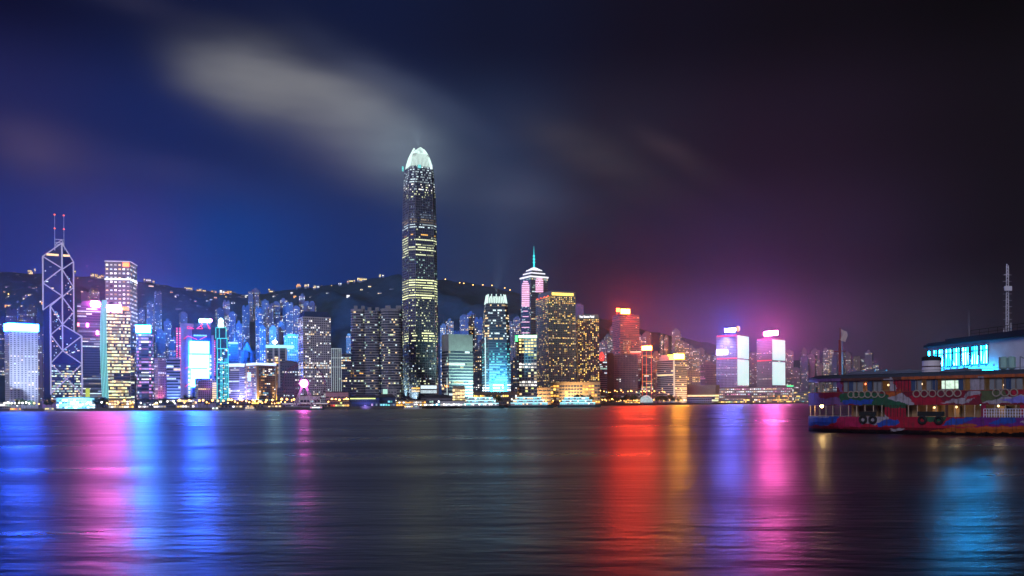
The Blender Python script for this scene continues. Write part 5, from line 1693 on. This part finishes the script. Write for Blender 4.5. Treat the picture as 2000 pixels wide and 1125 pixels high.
st_w = emi('strip_white', (.45, .9, 1), 2.6)  # the next three ferries are added, standing in for a passing boat's light trail
vessel('passenger_ferry', 'long three-deck ferry with white light strips, furthest left of three added for a light trail', 'ferry', 902, 986, 1085, 3, 3.6, hulld, ('white', 'cool', 'aqua', 'teal', 'dimcool'), 1, 'lit ferries added in place of a light trail off the far shore', st_w)
vessel('passenger_ferry', 'three-deck ferry with cyan windows in the middle of three added for a light trail', 'ferry', 992, 1082, 1110, 3, 3.5, hulld, ('teal', 'aqua', 'teal', 'dimcool', 'warm'), 2, 'lit ferries added in place of a light trail off the far shore', st_w)
vessel('passenger_ferry', 'three-deck ferry with cyan and white windows, furthest right of three added for a light trail', 'ferry', 1088, 1174, 1150, 3, 3.4, hulld, ('aqua', 'teal', 'white', 'dimcool', 'teal'), 3, 'lit ferries added in place of a light trail off the far shore', st_w)
vessel('harbour_launch', 'orange-lit launch at the seawall in front of the blue-white banded slab', 'boat', 19, 46, 1140, 1, 3.2, hullw, ('orange', 'gold', 'red'), 4)
vessel('harbour_launch', 'orange-lit launch at the seawall left of the triangulated tower foot', 'boat', 87, 109, 1120, 1, 3.2, hullw, ('gold', 'orange', 'yellow'), 5)
vessel('harbour_launch', 'tiny white launch with a mint light off the turquoise-outlined tower', 'boat', 414, 428, 1000, 1, 2.2, hullw, ('glare', 'mint'), 6)
vessel('harbour_launch', 'small launch with warm windows off the two louvred blocks', 'boat', 478, 500, 1010, 1, 2.4, hullw, ('warm', 'amber'), 7)
vessel('harbour_launch', 'dark low launch moored below the ferris wheel', 'boat', 604, 634, 1020, 1, 2.4, hulld, ('white', 'pink'), 8)
vessel('harbour_launch', 'lit cruise boat moored in front of the orange and white stalls pier', 'boat', 788, 824, 1060, 2, 2.6, hullw, ('white', 'gold', 'mint'), 9)

# ------------------------------------------------------------------ the painted harbour ferry
def project(p):
    """photo column and row of a world point"""
    d = p - Vector((0, 0, CAMH))
    cr, sr = math.cos(ROLL), math.sin(ROLL)
    x, z = (d.x * cr - d.z * sr) / d.y, (d.x * sr + d.z * cr) / d.y
    return 1000 + x * F, YC - z * F


def inside(poly, x, y):
    c = False
    n = len(poly)
    for i in range(n):
        (x0, y0), (x1, y1) = poly[i], poly[i - 1]
        if (y0 > y) != (y1 > y) and x < (x1 - x0) * (y - y0) / (y1 - y0) + x0:
            c = not c
    return c


FL, FB = 49.0, 9.0
FR = empty('harbour_ferry', (55.95, 170.8, 0), math.atan2(-.722, .692), 'large double-deck ferry painted in red, green, white and blue swirls, under way at the right', 'ferry')
FM = Matrix.Translation(FR.location) @ Matrix.Rotation(FR.rotation_euler[2], 4, 'Z')


def fx(px, py=800.0, y=0.0):
    return isect(FR, 1, y, px, py)


def half(x, full=4.5, run=9.5):
    e = max(0.0, min(x, FL - x))
    return full * (1 - max(0.0, 1 - e / run) ** 2.3)


LAV, BLU, RED, MAG, WHT, GRN, PUR, ORA, DKR, BRN = (.40, .38, .62), (.03, .10, .55), (.58, .012, .035), (.55, .015, .09), (.55, .46, .52), (.035, .15, .06), (.22, .02, .28), (.66, .14, .02), (.30, .015, .03), (.16, .06, .03)
PAINT = [
    ([(1500, 798), (1612, 798), (1640, 812), (1632, 824), (1600, 829), (1500, 822)], LAV),
    ([(1500, 814), (1598, 817), (1642, 810), (1636, 825), (1604, 832), (1500, 826)], BLU),
    ([(1640, 812), (1684, 812), (1682, 834), (1628, 836)], MAG),
    ([(1676, 812), (1722, 806), (1737, 818), (1712, 829), (1682, 828)], WHT),
    ([(1714, 826), (1738, 818), (1754, 820), (1756, 829), (1714, 834)], BLU),
    ([(1792, 804), (1846, 804), (1847, 822), (1826, 826), (1806, 821)], GRN),
    ([(1838, 830), (1858, 818), (1906, 814), (1892, 825), (1862, 831)], BLU),
    ([(1880, 832), (1906, 814), (2100, 810), (2100, 832)], PUR),
    ([(1930, 827), (1952, 816), (1986, 813), (1984, 824), (1960, 829)], BLU),
    ([(1990, 826), (2020, 812), (2100, 808), (2100, 826)], WHT),
    ([(1856, 832), (1880, 828), (1910, 829), (1900, 834)], ORA),
    ([(1815, 843), (1850, 836), (1960, 833), (2100, 834), (2100, 846), (1900, 845)], ORA),
    ([(1740, 836), (1768, 838), (1760, 842), (1738, 841)], WHT),
    ([(1500, 736), (1640, 736), (1652, 790), (1500, 797)], (.26, .12, .34)),
    ([(1600, 760), (1640, 758), (1646, 776), (1600, 778)], DKR),
    ([(1640, 768), (1700, 764), (1782, 784), (1794, 800), (1700, 793), (1640, 784)], GRN),
    ([(1644, 781), (1704, 781), (1704, 790), (1650, 790)], BLU),
    ([(1730, 764), (1764, 762), (1750, 776), (1736, 776)], ORA),
    ([(1732, 777), (1760, 768), (1788, 784), (1783, 792), (1752, 784)], WHT),
    ([(1724, 744), (1742, 736), (1752, 762), (1730, 766)], WHT),
    ([(1776, 772), (1832, 775), (1854, 790), (1786, 792)], RED),
    ([(1834, 787), (1884, 775), (1900, 752), (1912, 734), (1924, 734), (1917, 765), (1892, 788)], WHT),
    ([(1886, 777), (1912, 768), (1906, 776), (1884, 783)], RED),
    ([(1916, 764), (1962, 752), (1966, 776), (1916, 786)], (.14, .16, .05)),
    ([(1916, 787), (1960, 775), (2100, 762), (2100, 776), (2000, 784), (1945, 789)], WHT),
    ([(1952, 782), (1990, 774), (2100, 772), (2100, 782), (1990, 788)], (.30, .26, .85)),
    ([(1975, 758), (2100, 750), (2100, 764), (1975, 772)], RED),
]


def paint(x, y, z, base):
    q = FM @ Vector((x, y, z))
    px, py = project(q)
    px += 1.6 * math.sin(py * .45 + px * .11) + .7 * math.sin(py * 1.3)
    py += 1.2 * math.sin(px * .19) + .6 * math.sin(px * .47)
    c = base
    for poly, k in PAINT:
        if inside(poly, px, py):
            c = k
    return c


pmm = bpy.data.materials.new('ferry_paint')
pmm.use_nodes = True
t = pmm.node_tree
ca = nd(t, 'ShaderNodeVertexColor')
ca.layer_name = 'livery'
cn = nd(t, 'ShaderNodeTexNoise')
cn.inputs['Scale'].default_value = 1.3
cn.inputs['Detail'].default_value = 5
cob = nd(t, 'ShaderNodeTexCoord')
t.links.new(cob.outputs['Object'], cn.inputs[0])
k_ = mth(t, 'ADD', mth(t, 'MULTIPLY', cn.outputs[0], .7), .22)
vm = nd(t, 'ShaderNodeVectorMath', operation='SCALE')
t.links.new(ca.outputs[0], vm.inputs[0])
t.links.new(k_, vm.inputs[3])
dm = nd(t, 'ShaderNodeMapping')
dm.inputs['Scale'].default_value = (2.6, 2.6, .35)
t.links.new(cob.outputs['Object'], dm.inputs[0])
dn = nd(t, 'ShaderNodeTexNoise')
dn.inputs['Scale'].default_value = 1.0
dn.inputs['Detail'].default_value = 6
t.links.new(dm.outputs[0], dn.inputs[0])
dr = nd(t, 'ShaderNodeMapRange')        # run-off stains and rust down the plating
dr.inputs[1].default_value, dr.inputs[2].default_value = .52, .74
t.links.new(dn.outputs[0], dr.inputs[0])
sxp = nd(t, 'ShaderNodeSeparateXYZ')
t.links.new(cob.outputs['Object'], sxp.inputs[0])
seam = mth(t, 'LESS_THAN', mth(t, 'FRACT', mth(t, 'MULTIPLY', sxp.outputs[0], .42)), .035)
c1_ = mixc(t, mth(t, 'MULTIPLY', dr.outputs[0], .75), vm.outputs[0], (.07, .03, .02))
t.links.new(mixc(t, mth(t, 'MULTIPLY', seam, .6), c1_, (.02, .012, .012)), t.nodes['Principled BSDF'].inputs['Base Color'])
t.nodes['Principled BSDF'].inputs['Roughness'].default_value = .38


def painted(name, surf, xs, zs, base, parent):
    """a skin over the ferry's sides: surf(x,z) gives its half breadth; both sides are built"""
    vs, fs, cols = [], [], []
    nx, nz_ = len(xs), len(zs)
    for sgn in (1, -1):
        o = len(vs)
        for z in zs:
            for x in xs:
                hb_ = surf(x, z)
                vs.append((x, 4.5 - sgn * hb_, z))
        for j in range(nz_ - 1):
            for i in range(nx - 1):
                a_ = o + j * nx + i
                f = (a_, a_ + 1, a_ + nx + 1, a_ + nx)
                fs.append(f if sgn > 0 else f[::-1])
                xm, zm = (xs[i] + xs[i + 1]) / 2, (zs[j] + zs[j + 1]) / 2
                cols.append(paint(xm, 4.5 - surf(xm, zm), zm, base(xm, zm)))
    me = bpy.data.meshes.new(name)
    me.from_pydata(vs, [], fs)
    at = me.color_attributes.new('livery', 'FLOAT_COLOR', 'CORNER')
    buf = []
    for f, c in zip(fs, cols):
        buf += [c[0], c[1], c[2], 1.0] * len(f)
    at.data.foreach_set('color', buf)
    me.materials.append(pmm)
    o = bpy.data.objects.new(name, me)
    C.objects.link(o)
    o.parent = parent
    return o


def frange(a, b, st):
    n = max(1, round((b - a) / st))
    return [a + (b - a) * i / n for i in range(n + 1)]


XS = frange(0, FL, .09)
hull = painted('hull', lambda x, z: max(.02, half(x, 4.5 - .35 * max(0, 1.2 - z), 9.5 + 2.5 * max(0, 2.0 - z))), XS, frange(-.8, 3.1, .1), lambda x, z: (.012, .008, .012) if z < .75 else (DKR if z < 1.25 else RED), FR)


def plan(k=1.0, run=9.5, extra=0.0, n=28):
    us = [FL * (i / n) for i in range(n + 1)]
    us = [FL * (.5 - .5 * math.cos(math.pi * i / n)) for i in range(n + 1)]
    a_ = [(x, 4.5 - half(x, 4.5 * k, run) - (extra if 0 < i < n else 0)) for i, x in enumerate(us)]
    b_ = [(x, 4.5 + half(x, 4.5 * k, run) + (extra if 0 < i < n else 0)) for i, x in list(enumerate(us))[::-1][1:-1]]
    return a_ + b_


deckm = mat('ferry_deck', (.10, .07, .05), .7)
MB().prism(plan(.985), 2.95, 3.05).build('lower_deck', deckm, FR)
MB().prism(plan(.985), 5.25, 5.4).build('upper_deck', deckm, FR)
band = painted('bulwark', lambda x, z: max(.03, half(x, 4.56)), XS, frange(5.2, 7.6, .1), lambda x, z: DKR, FR)
railm = mat('rail_red_brown', (.28, .05, .04), .5)
MB().path([(x, 4.5 - half(x, 4.6), 7.65) for x in frange(.4, FL - .4, .7)], .07, 5).build('handrail', railm, FR)
# roof with camber and fascia
RP = plan(1.0, 8.5, .35)
rb = MB()
rb.prism(RP, 10.25, 10.5)
rb.prism(RP, 10.5, 11.0, 0, .93)
roofo = rb.build('roof', mat('ferry_roof', (.04, .045, .06), .4), FR)
fas = painted('fascia', lambda x, z: max(.05, half(x, 4.95, 8.5)), XS, [9.75, 10.0, 10.26], lambda x, z: ORA if x > fx(1762, 735).x else BRN, FR)
# solid wall panels of both decks
for (p0, p1, z0, z1, c) in ((1738, 1779, 7.55, 9.8, RED), (1895, 1922, 7.55, 9.8, WHT), (1728, 1769, 3.05, 5.25, RED), (1846, 1852, 3.05, 5.25, BRN), (1916, 1926, 3.05, 5.25, MAG), (1992, 2010, 3.05, 5.25, RED), (1634, 1648, 7.55, 9.8, DKR)):
    xa, xb = fx(p0).x, fx(p1).x
    painted('wall_panel', lambda x, z: half(x, 4.48), frange(xa, xb, .16), frange(z0, z1, .2), lambda x, z, c=c: c, FR)
slat = MB()
for p0, p1, z0, z1 in ((1730, 1769, 3.1, 5.2), (1744, 1778, 7.6, 9.7)):
    xa, xb = fx(p0).x, fx(p1).x
    n = int((xb - xa) / .55)
    for k in range(n):
        x = xa + (xb - xa) * (k + .5) / n
        slat.box(x - .06, x + .06, 4.5 - half(x, 4.48) - .05, 4.5 - half(x, 4.48) + .02, z0, z1)
slat.build('panel_slat', mat('slat_dark', (.05, .01, .015), .6), FR)
# posts, windows and inner cabin
postm = mat('ferry_post', (.50, .36, .26), .5)
for k, x in enumerate(frange(.9, FL - .9, 1.55)):
    y = 4.5 - half(x, 4.42)
    MB().box(x - .06, x + .06, y - .05, y + .07, 3.02, 5.26).build('post', postm, FR)
    MB().box(x - .05, x + .05, y - .05, y + .06, 7.6, 9.85).build('post', mat('ferry_post_dark', (.20, .12, .09), .5), FR)
cw = mat('cabin_wood', (.34, .22, .12), .6)
cb_ = MB()
for z0, z1 in ((3.06, 5.2), (5.42, 9.7)):
    cb_.box(9, FL - 9, 4.2, 4.8, z0, z1)
    for k in range(9):
        x = 10 + k * 3.6
        cb_.box(x, x + .9, 3.0, 4.2, z0, z0 + 1.9 if z0 < 5 else z0 + 3.1)
cb_.build('cabin_wall', cw, FR)
bench = MB()
for k in range(18):
    x = 7 + k * 2.0
    bench.box(x, x + .5, .9, 3.4, 5.45, 5.9).box(x + .42, x + .55, .9, 3.4, 5.9, 6.4)
bench.build('bench', cw, FR)
cg_ = mat('curtain_grey', (.20, .20, .21), .7)
for k, px in enumerate((1652, 1661, 1670, 1680, 1700, 1709, 1718, 1786, 1794, 1815, 1825, 1846, 1856, 1875, 1940, 1950, 1968, 1979, 1990)):
    a_ = fx(px, 752, .25)
    w_ = .55
    pane = MB().box(a_.x - w_, a_.x + w_, .2, .27, 7.7, 9.6)
    pane.build('window', GLASS if k % 3 == 1 else cg_, FR)
for px, py, wz in ((1849, 752, 1.0), (1862, 750, .9)):
    a_ = fx(px, py, .18)
    MB().box(a_.x - .8, a_.x + .8, .12, .2, 8.0, 9.4).build('lit_window', emi('ferry_lit_window', (.75, 1, .8), 1.0, False, .3, 2), FR)
# life rings on the bulwark and tyres on the hull
ringm = mat('life_ring', (.32, .25, .20), .6)
for px in (1662, 1672, 1683, 1695, 1708, 1722, 1790, 1805, 1821, 1838, 1854, 1870, 1946, 1963, 1980):
    a_ = fx(px, 772, -.16)
    MB().ring((a_.x, 4.5 - half(a_.x, 4.56) - .12, 7.2), .58, .11, 'y', 18, 6).build('life_ring', ringm, FR)
tyrem = mat('tyre_rubber', (.012, .012, .013), .8)
for px in (1685, 1704, 1801, 1833):
    a_ = fx(px, 818, -.3)
    MB().ring((a_.x, 4.5 - half(a_.x, 4.5) - .22, 2.55), .58, .24, 'y', 18, 8).build('tyre_fender', tyrem, FR)
for p0, p1 in ((1679, 1712), (1793, 1845)):
    xa, xb = fx(p0).x, fx(p1).x
    MB().box(xa, xb, -.28, .02, 3.25, 4.05).build('fender_beam', tyrem, FR)
# railing at the right of the lower deck
wr_ = MB()
xa, xb = fx(1921).x, FL - 6
for z in (3.5, 4.0, 4.5):
    wr_.tube((xa, -.05, z), (xb, -.05, z), .05, 5)
for k in range(int((xb - xa) / .4)):
    wr_.box(xa + k * .4, xa + k * .4 + .09, -.08, -.02, 3.1, 4.5)
wr_.build('white_railing', mat('rail_white', (.72, .68, .85), .4), FR)
# mast with a pale flag, funnel, roof gear
mx = fx(1641, 735, 4.5)
mz = (P(1641, 664, FM.decompose()[0].y).z, )
m0 = isect(FR, 1, 4.5, 1641, 664)
m1 = isect(FR, 1, 4.5, 1643, 642)
mo = MB().tube((m0.x, 4.5, 10.4), (m0.x, 4.5, m0.z), .42, 10, 0, .32).tube((m0.x, 4.5, m0.z), (m0.x, 4.5, m1.z + .2), .12, 8, 0, .07).build('mast', mat('mast_red_brown', (.26, .035, .03), .5), FR)
MB().tube((m0.x - 1.2, 4.5, m0.z - 2.2), (m0.x + 1.2, 4.5, m0.z - 2.2), .08, 6).build('yardarm', railm, mo)
fg = MB()
for i in range(7):
    for j in range(7):
        pass
NXF = 8
gv = []
for j in range(NXF + 1):
    for i in range(NXF + 1):
        u, v = i / NXF, j / NXF
        gv.append((m0.x + .1 + u * 1.15 + .12 * math.sin(v * 5), 4.5 + .22 * math.sin(u * 7 + v * 3), m1.z - .1 - v * 2.1 - u * .5))
fg.add(gv, [(j * (NXF + 1) + i, j * (NXF + 1) + i + 1, (j + 1) * (NXF + 1) + i + 1, (j + 1) * (NXF + 1) + i) for j in range(NXF) for i in range(NXF)])
fg.build('flag', mat('flag_pale', (.62, .46, .44), .8), mo)
f0, f1 = isect(FR, 1, 4.5, 1802, 725), isect(FR, 1, 4.5, 1838, 698)
fxm, fr_ = (f0.x + f1.x) / 2, (f1.x - f0.x) / 2
fu = MB().lathe([(fr_, 10.6), (fr_, 10.6 + (f1.z - 10.6) * .86), (fr_ * .97, f1.z - .5)], (fxm, 4.5, 0), 20).build('funnel', mat('funnel_white', (.66, .58, .62), .45), FR, smooth=False)
MB().lathe([(fr_ * 1.04, f1.z - .55), (fr_ * 1.04, f1.z + .1), (fr_ * .8, f1.z + .25)], (fxm, 4.5, 0), 20).build('funnel_cap', tyrem, fu)
MB().lathe([(fr_ * 1.012, f1.z - 1.7), (fr_ * 1.012, f1.z - 1.5)], (fxm, 4.5, 0), 20).build('funnel_band', mat('slat_dark', (.05, .01, .015), .6), fu)
for px in (1752, 1870, 1890, 1905):
    a_ = isect(FR, 1, 3, px, 724)
    MB().box(a_.x - .9, a_.x + .9, 2.4, 3.6, 10.9, 11.5).build('life_raft', mat('raft_grey', (.30, .33, .36), .5), FR)
for px in (1960, 1976):
    a_ = isect(FR, 1, 3, px, 715)
    MB().lathe([(.3, -1.1), (.62, -.9), (.62, .9), (.3, 1.1)], (a_.x, 3, 12.2), 10).build('vent_cowl', mat('raft_green', (.25, .42, .38), .5), FR)
for px in (1953, 1994):
    a_ = isect(FR, 1, 3, px, 715)
    MB().tube((a_.x, 2.6, 10.8), (a_.x, 2.6, 13.2), .09, 6).tube((a_.x, 2.6, 13.2), (a_.x + .9, 2.6, 12.7), .08, 6).build('davit', STEEL, FR)
aw = mat('awning_canvas', (.16, .17, .24), .5)
ra = random.Random(5)
for k, px in enumerate((1668, 1690, 1712, 1733, 1757, 1782, 1850, 1872)):
    a_ = isect(FR, 1, .4, px, 733)
    w_, tilt = ra.uniform(.9, 1.5), ra.uniform(.25, .7)
    am = MB()
    am.add([(a_.x - w_, -.35, 10.95), (a_.x + w_, -.35, 11.0), (a_.x + w_, 1.8, 11.15 + tilt), (a_.x - w_, 1.8, 11.1 + tilt * .6),
            (a_.x - w_, -.35, 10.9), (a_.x + w_, -.35, 10.95), (a_.x + w_, 1.8, 11.1 + tilt), (a_.x - w_, 1.8, 11.05 + tilt * .6)],
           [(0, 1, 2, 3), (7, 6, 5, 4), (0, 4, 5, 1), (1, 5, 6, 2), (2, 6, 7, 3), (3, 7, 4, 0)])
    am.tube((a_.x - w_ + .1, 1.7, 10.8), (a_.x - w_ + .1, 1.7, 11.1 + tilt * .6), .05, 5).tube((a_.x + w_ - .1, 1.7, 10.8), (a_.x + w_ - .1, 1.7, 11.1 + tilt), .05, 5)
    am.build('awning', aw, FR)
MB().path([(x, .5, 11.35) for x in frange(6, FL - 6, 2.2)], .05, 5).build('roof_rail', STEEL, FR)
# lamps on board
for px, py, y, r, colr, stg, pw_, nm_ in ((1605, 793, 3.3, .30, (1, .62, .22), 90, 260, 'deck_lamp'), (1678, 755, 2.4, .26, (1, .62, .25), 14, 160, 'deck_lamp'), (1690, 750, 2.6, .2, (1, .2, .08), 10, 40, 'deck_lamp'), (1871, 748, 2.4, .3, (1, .6, .22), 8, 130, 'deck_lamp'),
                                     (1825, 796, 2.4, .2, (1, .6, .25), 6, 120, 'deck_lamp'), (1868, 795, 2.4, .2, (1, .62, .25), 6, 140, 'deck_lamp'), (1915, 788, 1.2, .26, (.4, 1, .9), 12, 60, 'deck_lamp'), (1950, 793, 2.4, .2, (1, .7, .35), 6, 120, 'deck_lamp'), (1735, 752, 3, .2, (1, .65, .3), 4, 60, 'deck_lamp'), (1962, 752, 2.4, .2, (1, .75, .5), 4, 120, 'deck_lamp'), (1594, 743, 2.6, .55, (.5, .35, .9), .8, 0, 'bow_lamp'), (1800, 750, 2.4, .2, (1, .7, .4), 4, 100, 'deck_lamp')):
    a_ = fx(px, py, y)
    lo_ = MB().lathe([(.05, -r), (r * .8, -r * .6), (r, 0), (r * .8, r * .6), (.05, r)], tuple(a_), 10).build(nm_, emi(f'ferry_lamp_{px}', colr, stg * (1 if px == 1605 else .5), px in (1605,)), FR)
    if pw_:
        l = bpy.data.lights.new('lamp_light', 'POINT')
        l.energy, l.color, l.shadow_soft_size = pw_ * (1 if px == 1605 else .4), colr, .3
        lo2 = bpy.data.objects.new('lamp_light', l)
        C.objects.link(lo2)
        lo2.parent = FR
        lo2.location = (a_.x, a_.y - .5, a_.z)

# ------------------------------------------------------------------ the white pier building behind the ferry
PR = empty('pier_building', (92.2, 190.9, 0), math.atan2(-.9961, .0888), 'white pier building with curved end and a row of cyan-lit windows behind the ferry', 'pier building')
zt, zb_ = isect(PR, 1, 0, 1922, 673.5).z, isect(PR, 1, 0, 1922, 711).z
zr = isect(PR, 1, 0, 1960, 661).z
XE = 40.0
wallp = mat('pier_wall_white', (.74, .68, .72), .75, 0, .18, .5)


def ring_pts(off, r=6.0):
    pts_ = [(XE, -off)]
    pts_ += [(0 - (r + off) * math.sin(a_), r - (r + off) * math.cos(a_)) for a_ in [math.pi / 2 * k / 8 for k in range(9)]]
    pts_ += [(-r - off, 20 + off), (XE, 20 + off)]
    return pts_


pl_ = ring_pts(0)
MB().prism(pl_[::-1], 2.2, zr).build('wall', wallp, PR)
MB().prism(ring_pts(.9)[::-1], zr + .01, zr + .45).prism(ring_pts(.3)[::-1], zr + .45, zr + .8).build('roof', mat('pier_roof_black', (.015, .014, .018), .7), PR)
x1r = isect(PR, 1, 3, 1850, 655).x
MB().prism([(XE, 2.5), (XE, 17), (x1r, 17), (x1r, 2.5)], zr + .8, zr + 1.55).build('upper_roof', mat('pier_roof_black', (.015, .014, .018), .7), PR)
MB().prism(ring_pts(2.0)[::-1], 1.2, 2.2).build('quay_deck', W_GREY, PR)
pil = MB()
for k in range(10):
    pil.tube((k * 4.4, .5, -1.5), (k * 4.4, .5, 1.3), .45, 8).tube((k * 4.4, 10, -1.5), (k * 4.4, 10, 1.3), .45, 8)
pil.build('pile', W_GREY, PR)
frm = mat('window_frame_teal', (.02, .10, .12), .4)
pm_ = bpy.data.materials.new('pane_cyan')
pm_.use_nodes = True
t = pm_.node_tree
b = t.nodes['Principled BSDF']
b.inputs['Base Color'].default_value = (.02, .05, .06, 1)
b.inputs['Roughness'].default_value = .15
cob = nd(t, 'ShaderNodeTexCoord')
mpp_ = nd(t, 'ShaderNodeMapping')
mpp_.inputs['Scale'].default_value = (1.5, 1, .28)
t.links.new(cob.outputs['Object'], mpp_.inputs[0])
vn = nd(t, 'ShaderNodeTexVoronoi')
vn.inputs['Scale'].default_value = 1.0
t.links.new(mpp_.outputs[0], vn.inputs[0])
rmp = nd(t, 'ShaderNodeValToRGB')
rmp.color_ramp.elements[0].color = (.0, .001, .002, 1)
rmp.color_ramp.elements[1].color = (.006, .2, .6, 1)
e_ = rmp.color_ramp.elements.new(.45)
e_.color = (.0005, .027, .055, 1)
sp_ = nd(t, 'ShaderNodeSeparateColor')
t.links.new(vn.outputs['Color'], sp_.inputs[0])
t.links.new(sp_.outputs[0], rmp.inputs[0])
t.links.new(rmp.outputs[0], b.inputs['Emission Color'])
b.inputs['Emission Strength'].default_value = 560.0
pm_.cycles.emission_sampling = 'FRONT_BACK'
WPX = [(1824, 1831), (1834.4, 1843), (1847, 1859), (1862, 1875.8), (1879.7, 1893.8), (1897.3, 1911.6), (1915.5, 1930)]
for p0, p1 in WPX:
    xa, xb = isect(PR, 1, 0, p0, 690).x, isect(PR, 1, 0, p1, 690).x
    n = 3 if xb - xa > 2.0 else 2
    fr_m = MB()
    g = .13
    for k in range(n + 1):
        x = xa + (xb - xa) * k / n
        fr_m.box(x - g, x + g, -.16, .04, zb_, zt)
    ztr = zt - (zt - zb_) * .27
    for z in (zb_, ztr, zt):
        for k in range(n):
            fr_m.box(xa + (xb - xa) * k / n + g, xa + (xb - xa) * (k + 1) / n - g, -.15, .03, z - .14, z + .14)
    wo2 = fr_m.build('window', frm, PR)
    MB().quad((xa, -.05, zb_), (xb, -.05, zb_), (xb, -.05, zt), (xa, -.05, zt)).build('pane', pm_, wo2)
for k in range(4):
    a0, a1 = math.pi / 2 * (k * 2 + .35) / 8, math.pi / 2 * (k * 2 + 1.7) / 8
    q = [(-6.06 * math.sin(a_), 6 - 6.06 * math.cos(a_)) for a_ in (a1, a0)]
    fr_m = MB()
    for x, y in q:
        fr_m.tube((x, y, zb_), (x, y, zt), .16, 5)
    for z in (zb_, zt - 1.2, zt):
        fr_m.tube((*q[0], z), (*q[1], z), .13, 5)
    wo2 = fr_m.build('window', frm, PR)
    MB().quad((*q[0], zb_), (*q[1], zb_), (*q[1], zt), (*q[0], zt)).build('pane', pm_, wo2)
# lit fascia tubes under the sill
xa, xb = isect(PR, 1, 0, 1826, 716).x, isect(PR, 1, 0, 1950, 716).x
MB().box(xa, xb, -1.5, -1.0, zb_ - 1.9, zb_ - .7).build('light_tube', emi('tube_deep_cyan', (.012, .42, 1), 14, True), PR)
brk = MB()
for k in range(9):
    x = xa + (xb - xa) * (k + .5) / 9
    brk.box(x - .1, x + .1, -1.0, 0, zb_ - 1.4, zb_ - 1.2)
    brk.box(x - .08, x + .08, -.3, -.02, zb_ - .6, zb_ - .2)
brk.build('bracket', STEEL, PR)
spot(PR, ((xa + xb) / 2 + 4, -6, zb_ - 1), ((xa + xb) / 2 + 2, -24, 10), (.1, .6, 1), 22000, 110, 1, .5)
wa = isect(PR, 1, 8, 1893, 655)
MB().tube((wa.x, 8, zr + .8), (wa.x, 8, isect(PR, 1, 8, 1893, 608).z), .09, 6, 0, .03).build('whip_antenna', STEEL, PR)
rl_ = MB()
xr0, xr1 = isect(PR, 1, 4, 1896, 652).x, XE
rl_.tube((xr0, 4, zr + 2.9), (xr1, 4, zr + 2.9), .06, 5).tube((xr0, 4, zr + 2.2), (xr1, 4, zr + 2.2), .05, 5)
for k in range(12):
    x = xr0 + (xr1 - xr0) * k / 11
    rl_.tube((x, 4, zr + 1.5), (x, 4, zr + 2.9), .05, 5)
rl_.build('roof_railing', mat('rail_dark', (.03, .03, .035), .6), PR)
# lattice mast on its roof
b0 = isect(PR, 1, 9, 1966, 655)
b1 = isect(PR, 1, 9, 1969, 518)
bw = PR.matrix_world
Mp = Matrix.Translation(PR.location) @ Matrix.Rotation(PR.rotation_euler[2], 4, 'Z')
q = Mp @ Vector((b0.x, 9, zr + 1.55))
MR = empty('antenna_mast', tuple(q), 0, 'tall white lattice antenna mast standing on the roof of the white pier building', 'antenna mast')
H = b1.z - zr - 1.55
mw_ = mat('mast_white', (.75, .70, .78), .5)
lat = MB()
g = .28
for x, y in ((-g, -g), (g, -g), (0, g)):
    lat.tube((x, y, 0), (x * .75 + .16, y * .75, H), .06, 5)
nb = 22
for k in range(nb):
    z0, z1 = H * k / nb, H * (k + 1) / nb
    o0, o1 = .16 * k / nb, .16 * (k + 1) / nb
    lat.tube((-g + o0, -g, z0), (g + o1, -g, z1), .04, 4).tube((g + o0, -g, z0), (o1, g, z1), .04, 4).tube((o0, g, z0), (-g + o1, -g, z1), .04, 4)
lat.build('lattice', mw_, MR)
for k in range(3, 21):
    if k % 2:
        z = H * k / nb
        MB().tube((-.85, -.3, z), (.95, -.3, z), .04, 4).build('rung', mw_, MR)
MB().box(-.75, .75, -.8, -.5, H * .635, H * .70).build('panel_antenna', mw_, MR)
MB().tube((.75, -.3, .6), (.75, -.3, 2.6), .07, 5).tube((-.75, -.3, .2), (-.75, -.3, 1.4), .09, 5).build('stub_antenna', mw_, MR)
MB().tube((.16, 0, H - 2.4), (.16, 0, H + .4), .09, 6).tube((.5, 0, H - 2.5), (.5, 0, H - .4), .06, 5).tube((-.4, 0, H - 1.8), (.6, 0, H - 1.8), .05, 5).build('whip_antenna', mw_, MR)

# ------------------------------------------------------------------ haze over the harbour
hz = MB()
hz.box(-5800, 5800, -250, 6200, -3, 540)
ho = hz.build('haze', [])
ho['kind'] = 'stuff'
hm = bpy.data.materials.new('haze')
hm.use_nodes = True
t = hm.node_tree
t.nodes.remove(t.nodes['Principled BSDF'])
pv = nd(t, 'ShaderNodeVolumePrincipled')
pv.inputs['Color'].default_value = (.92, .92, .96, 1)
pv.inputs['Density'].default_value = 0.5e-4
pv.inputs['Anisotropy'].default_value = 0.90
t.links.new(pv.outputs[0], t.nodes['Material Output'].inputs['Volume'])
ho.data.materials.append(hm)
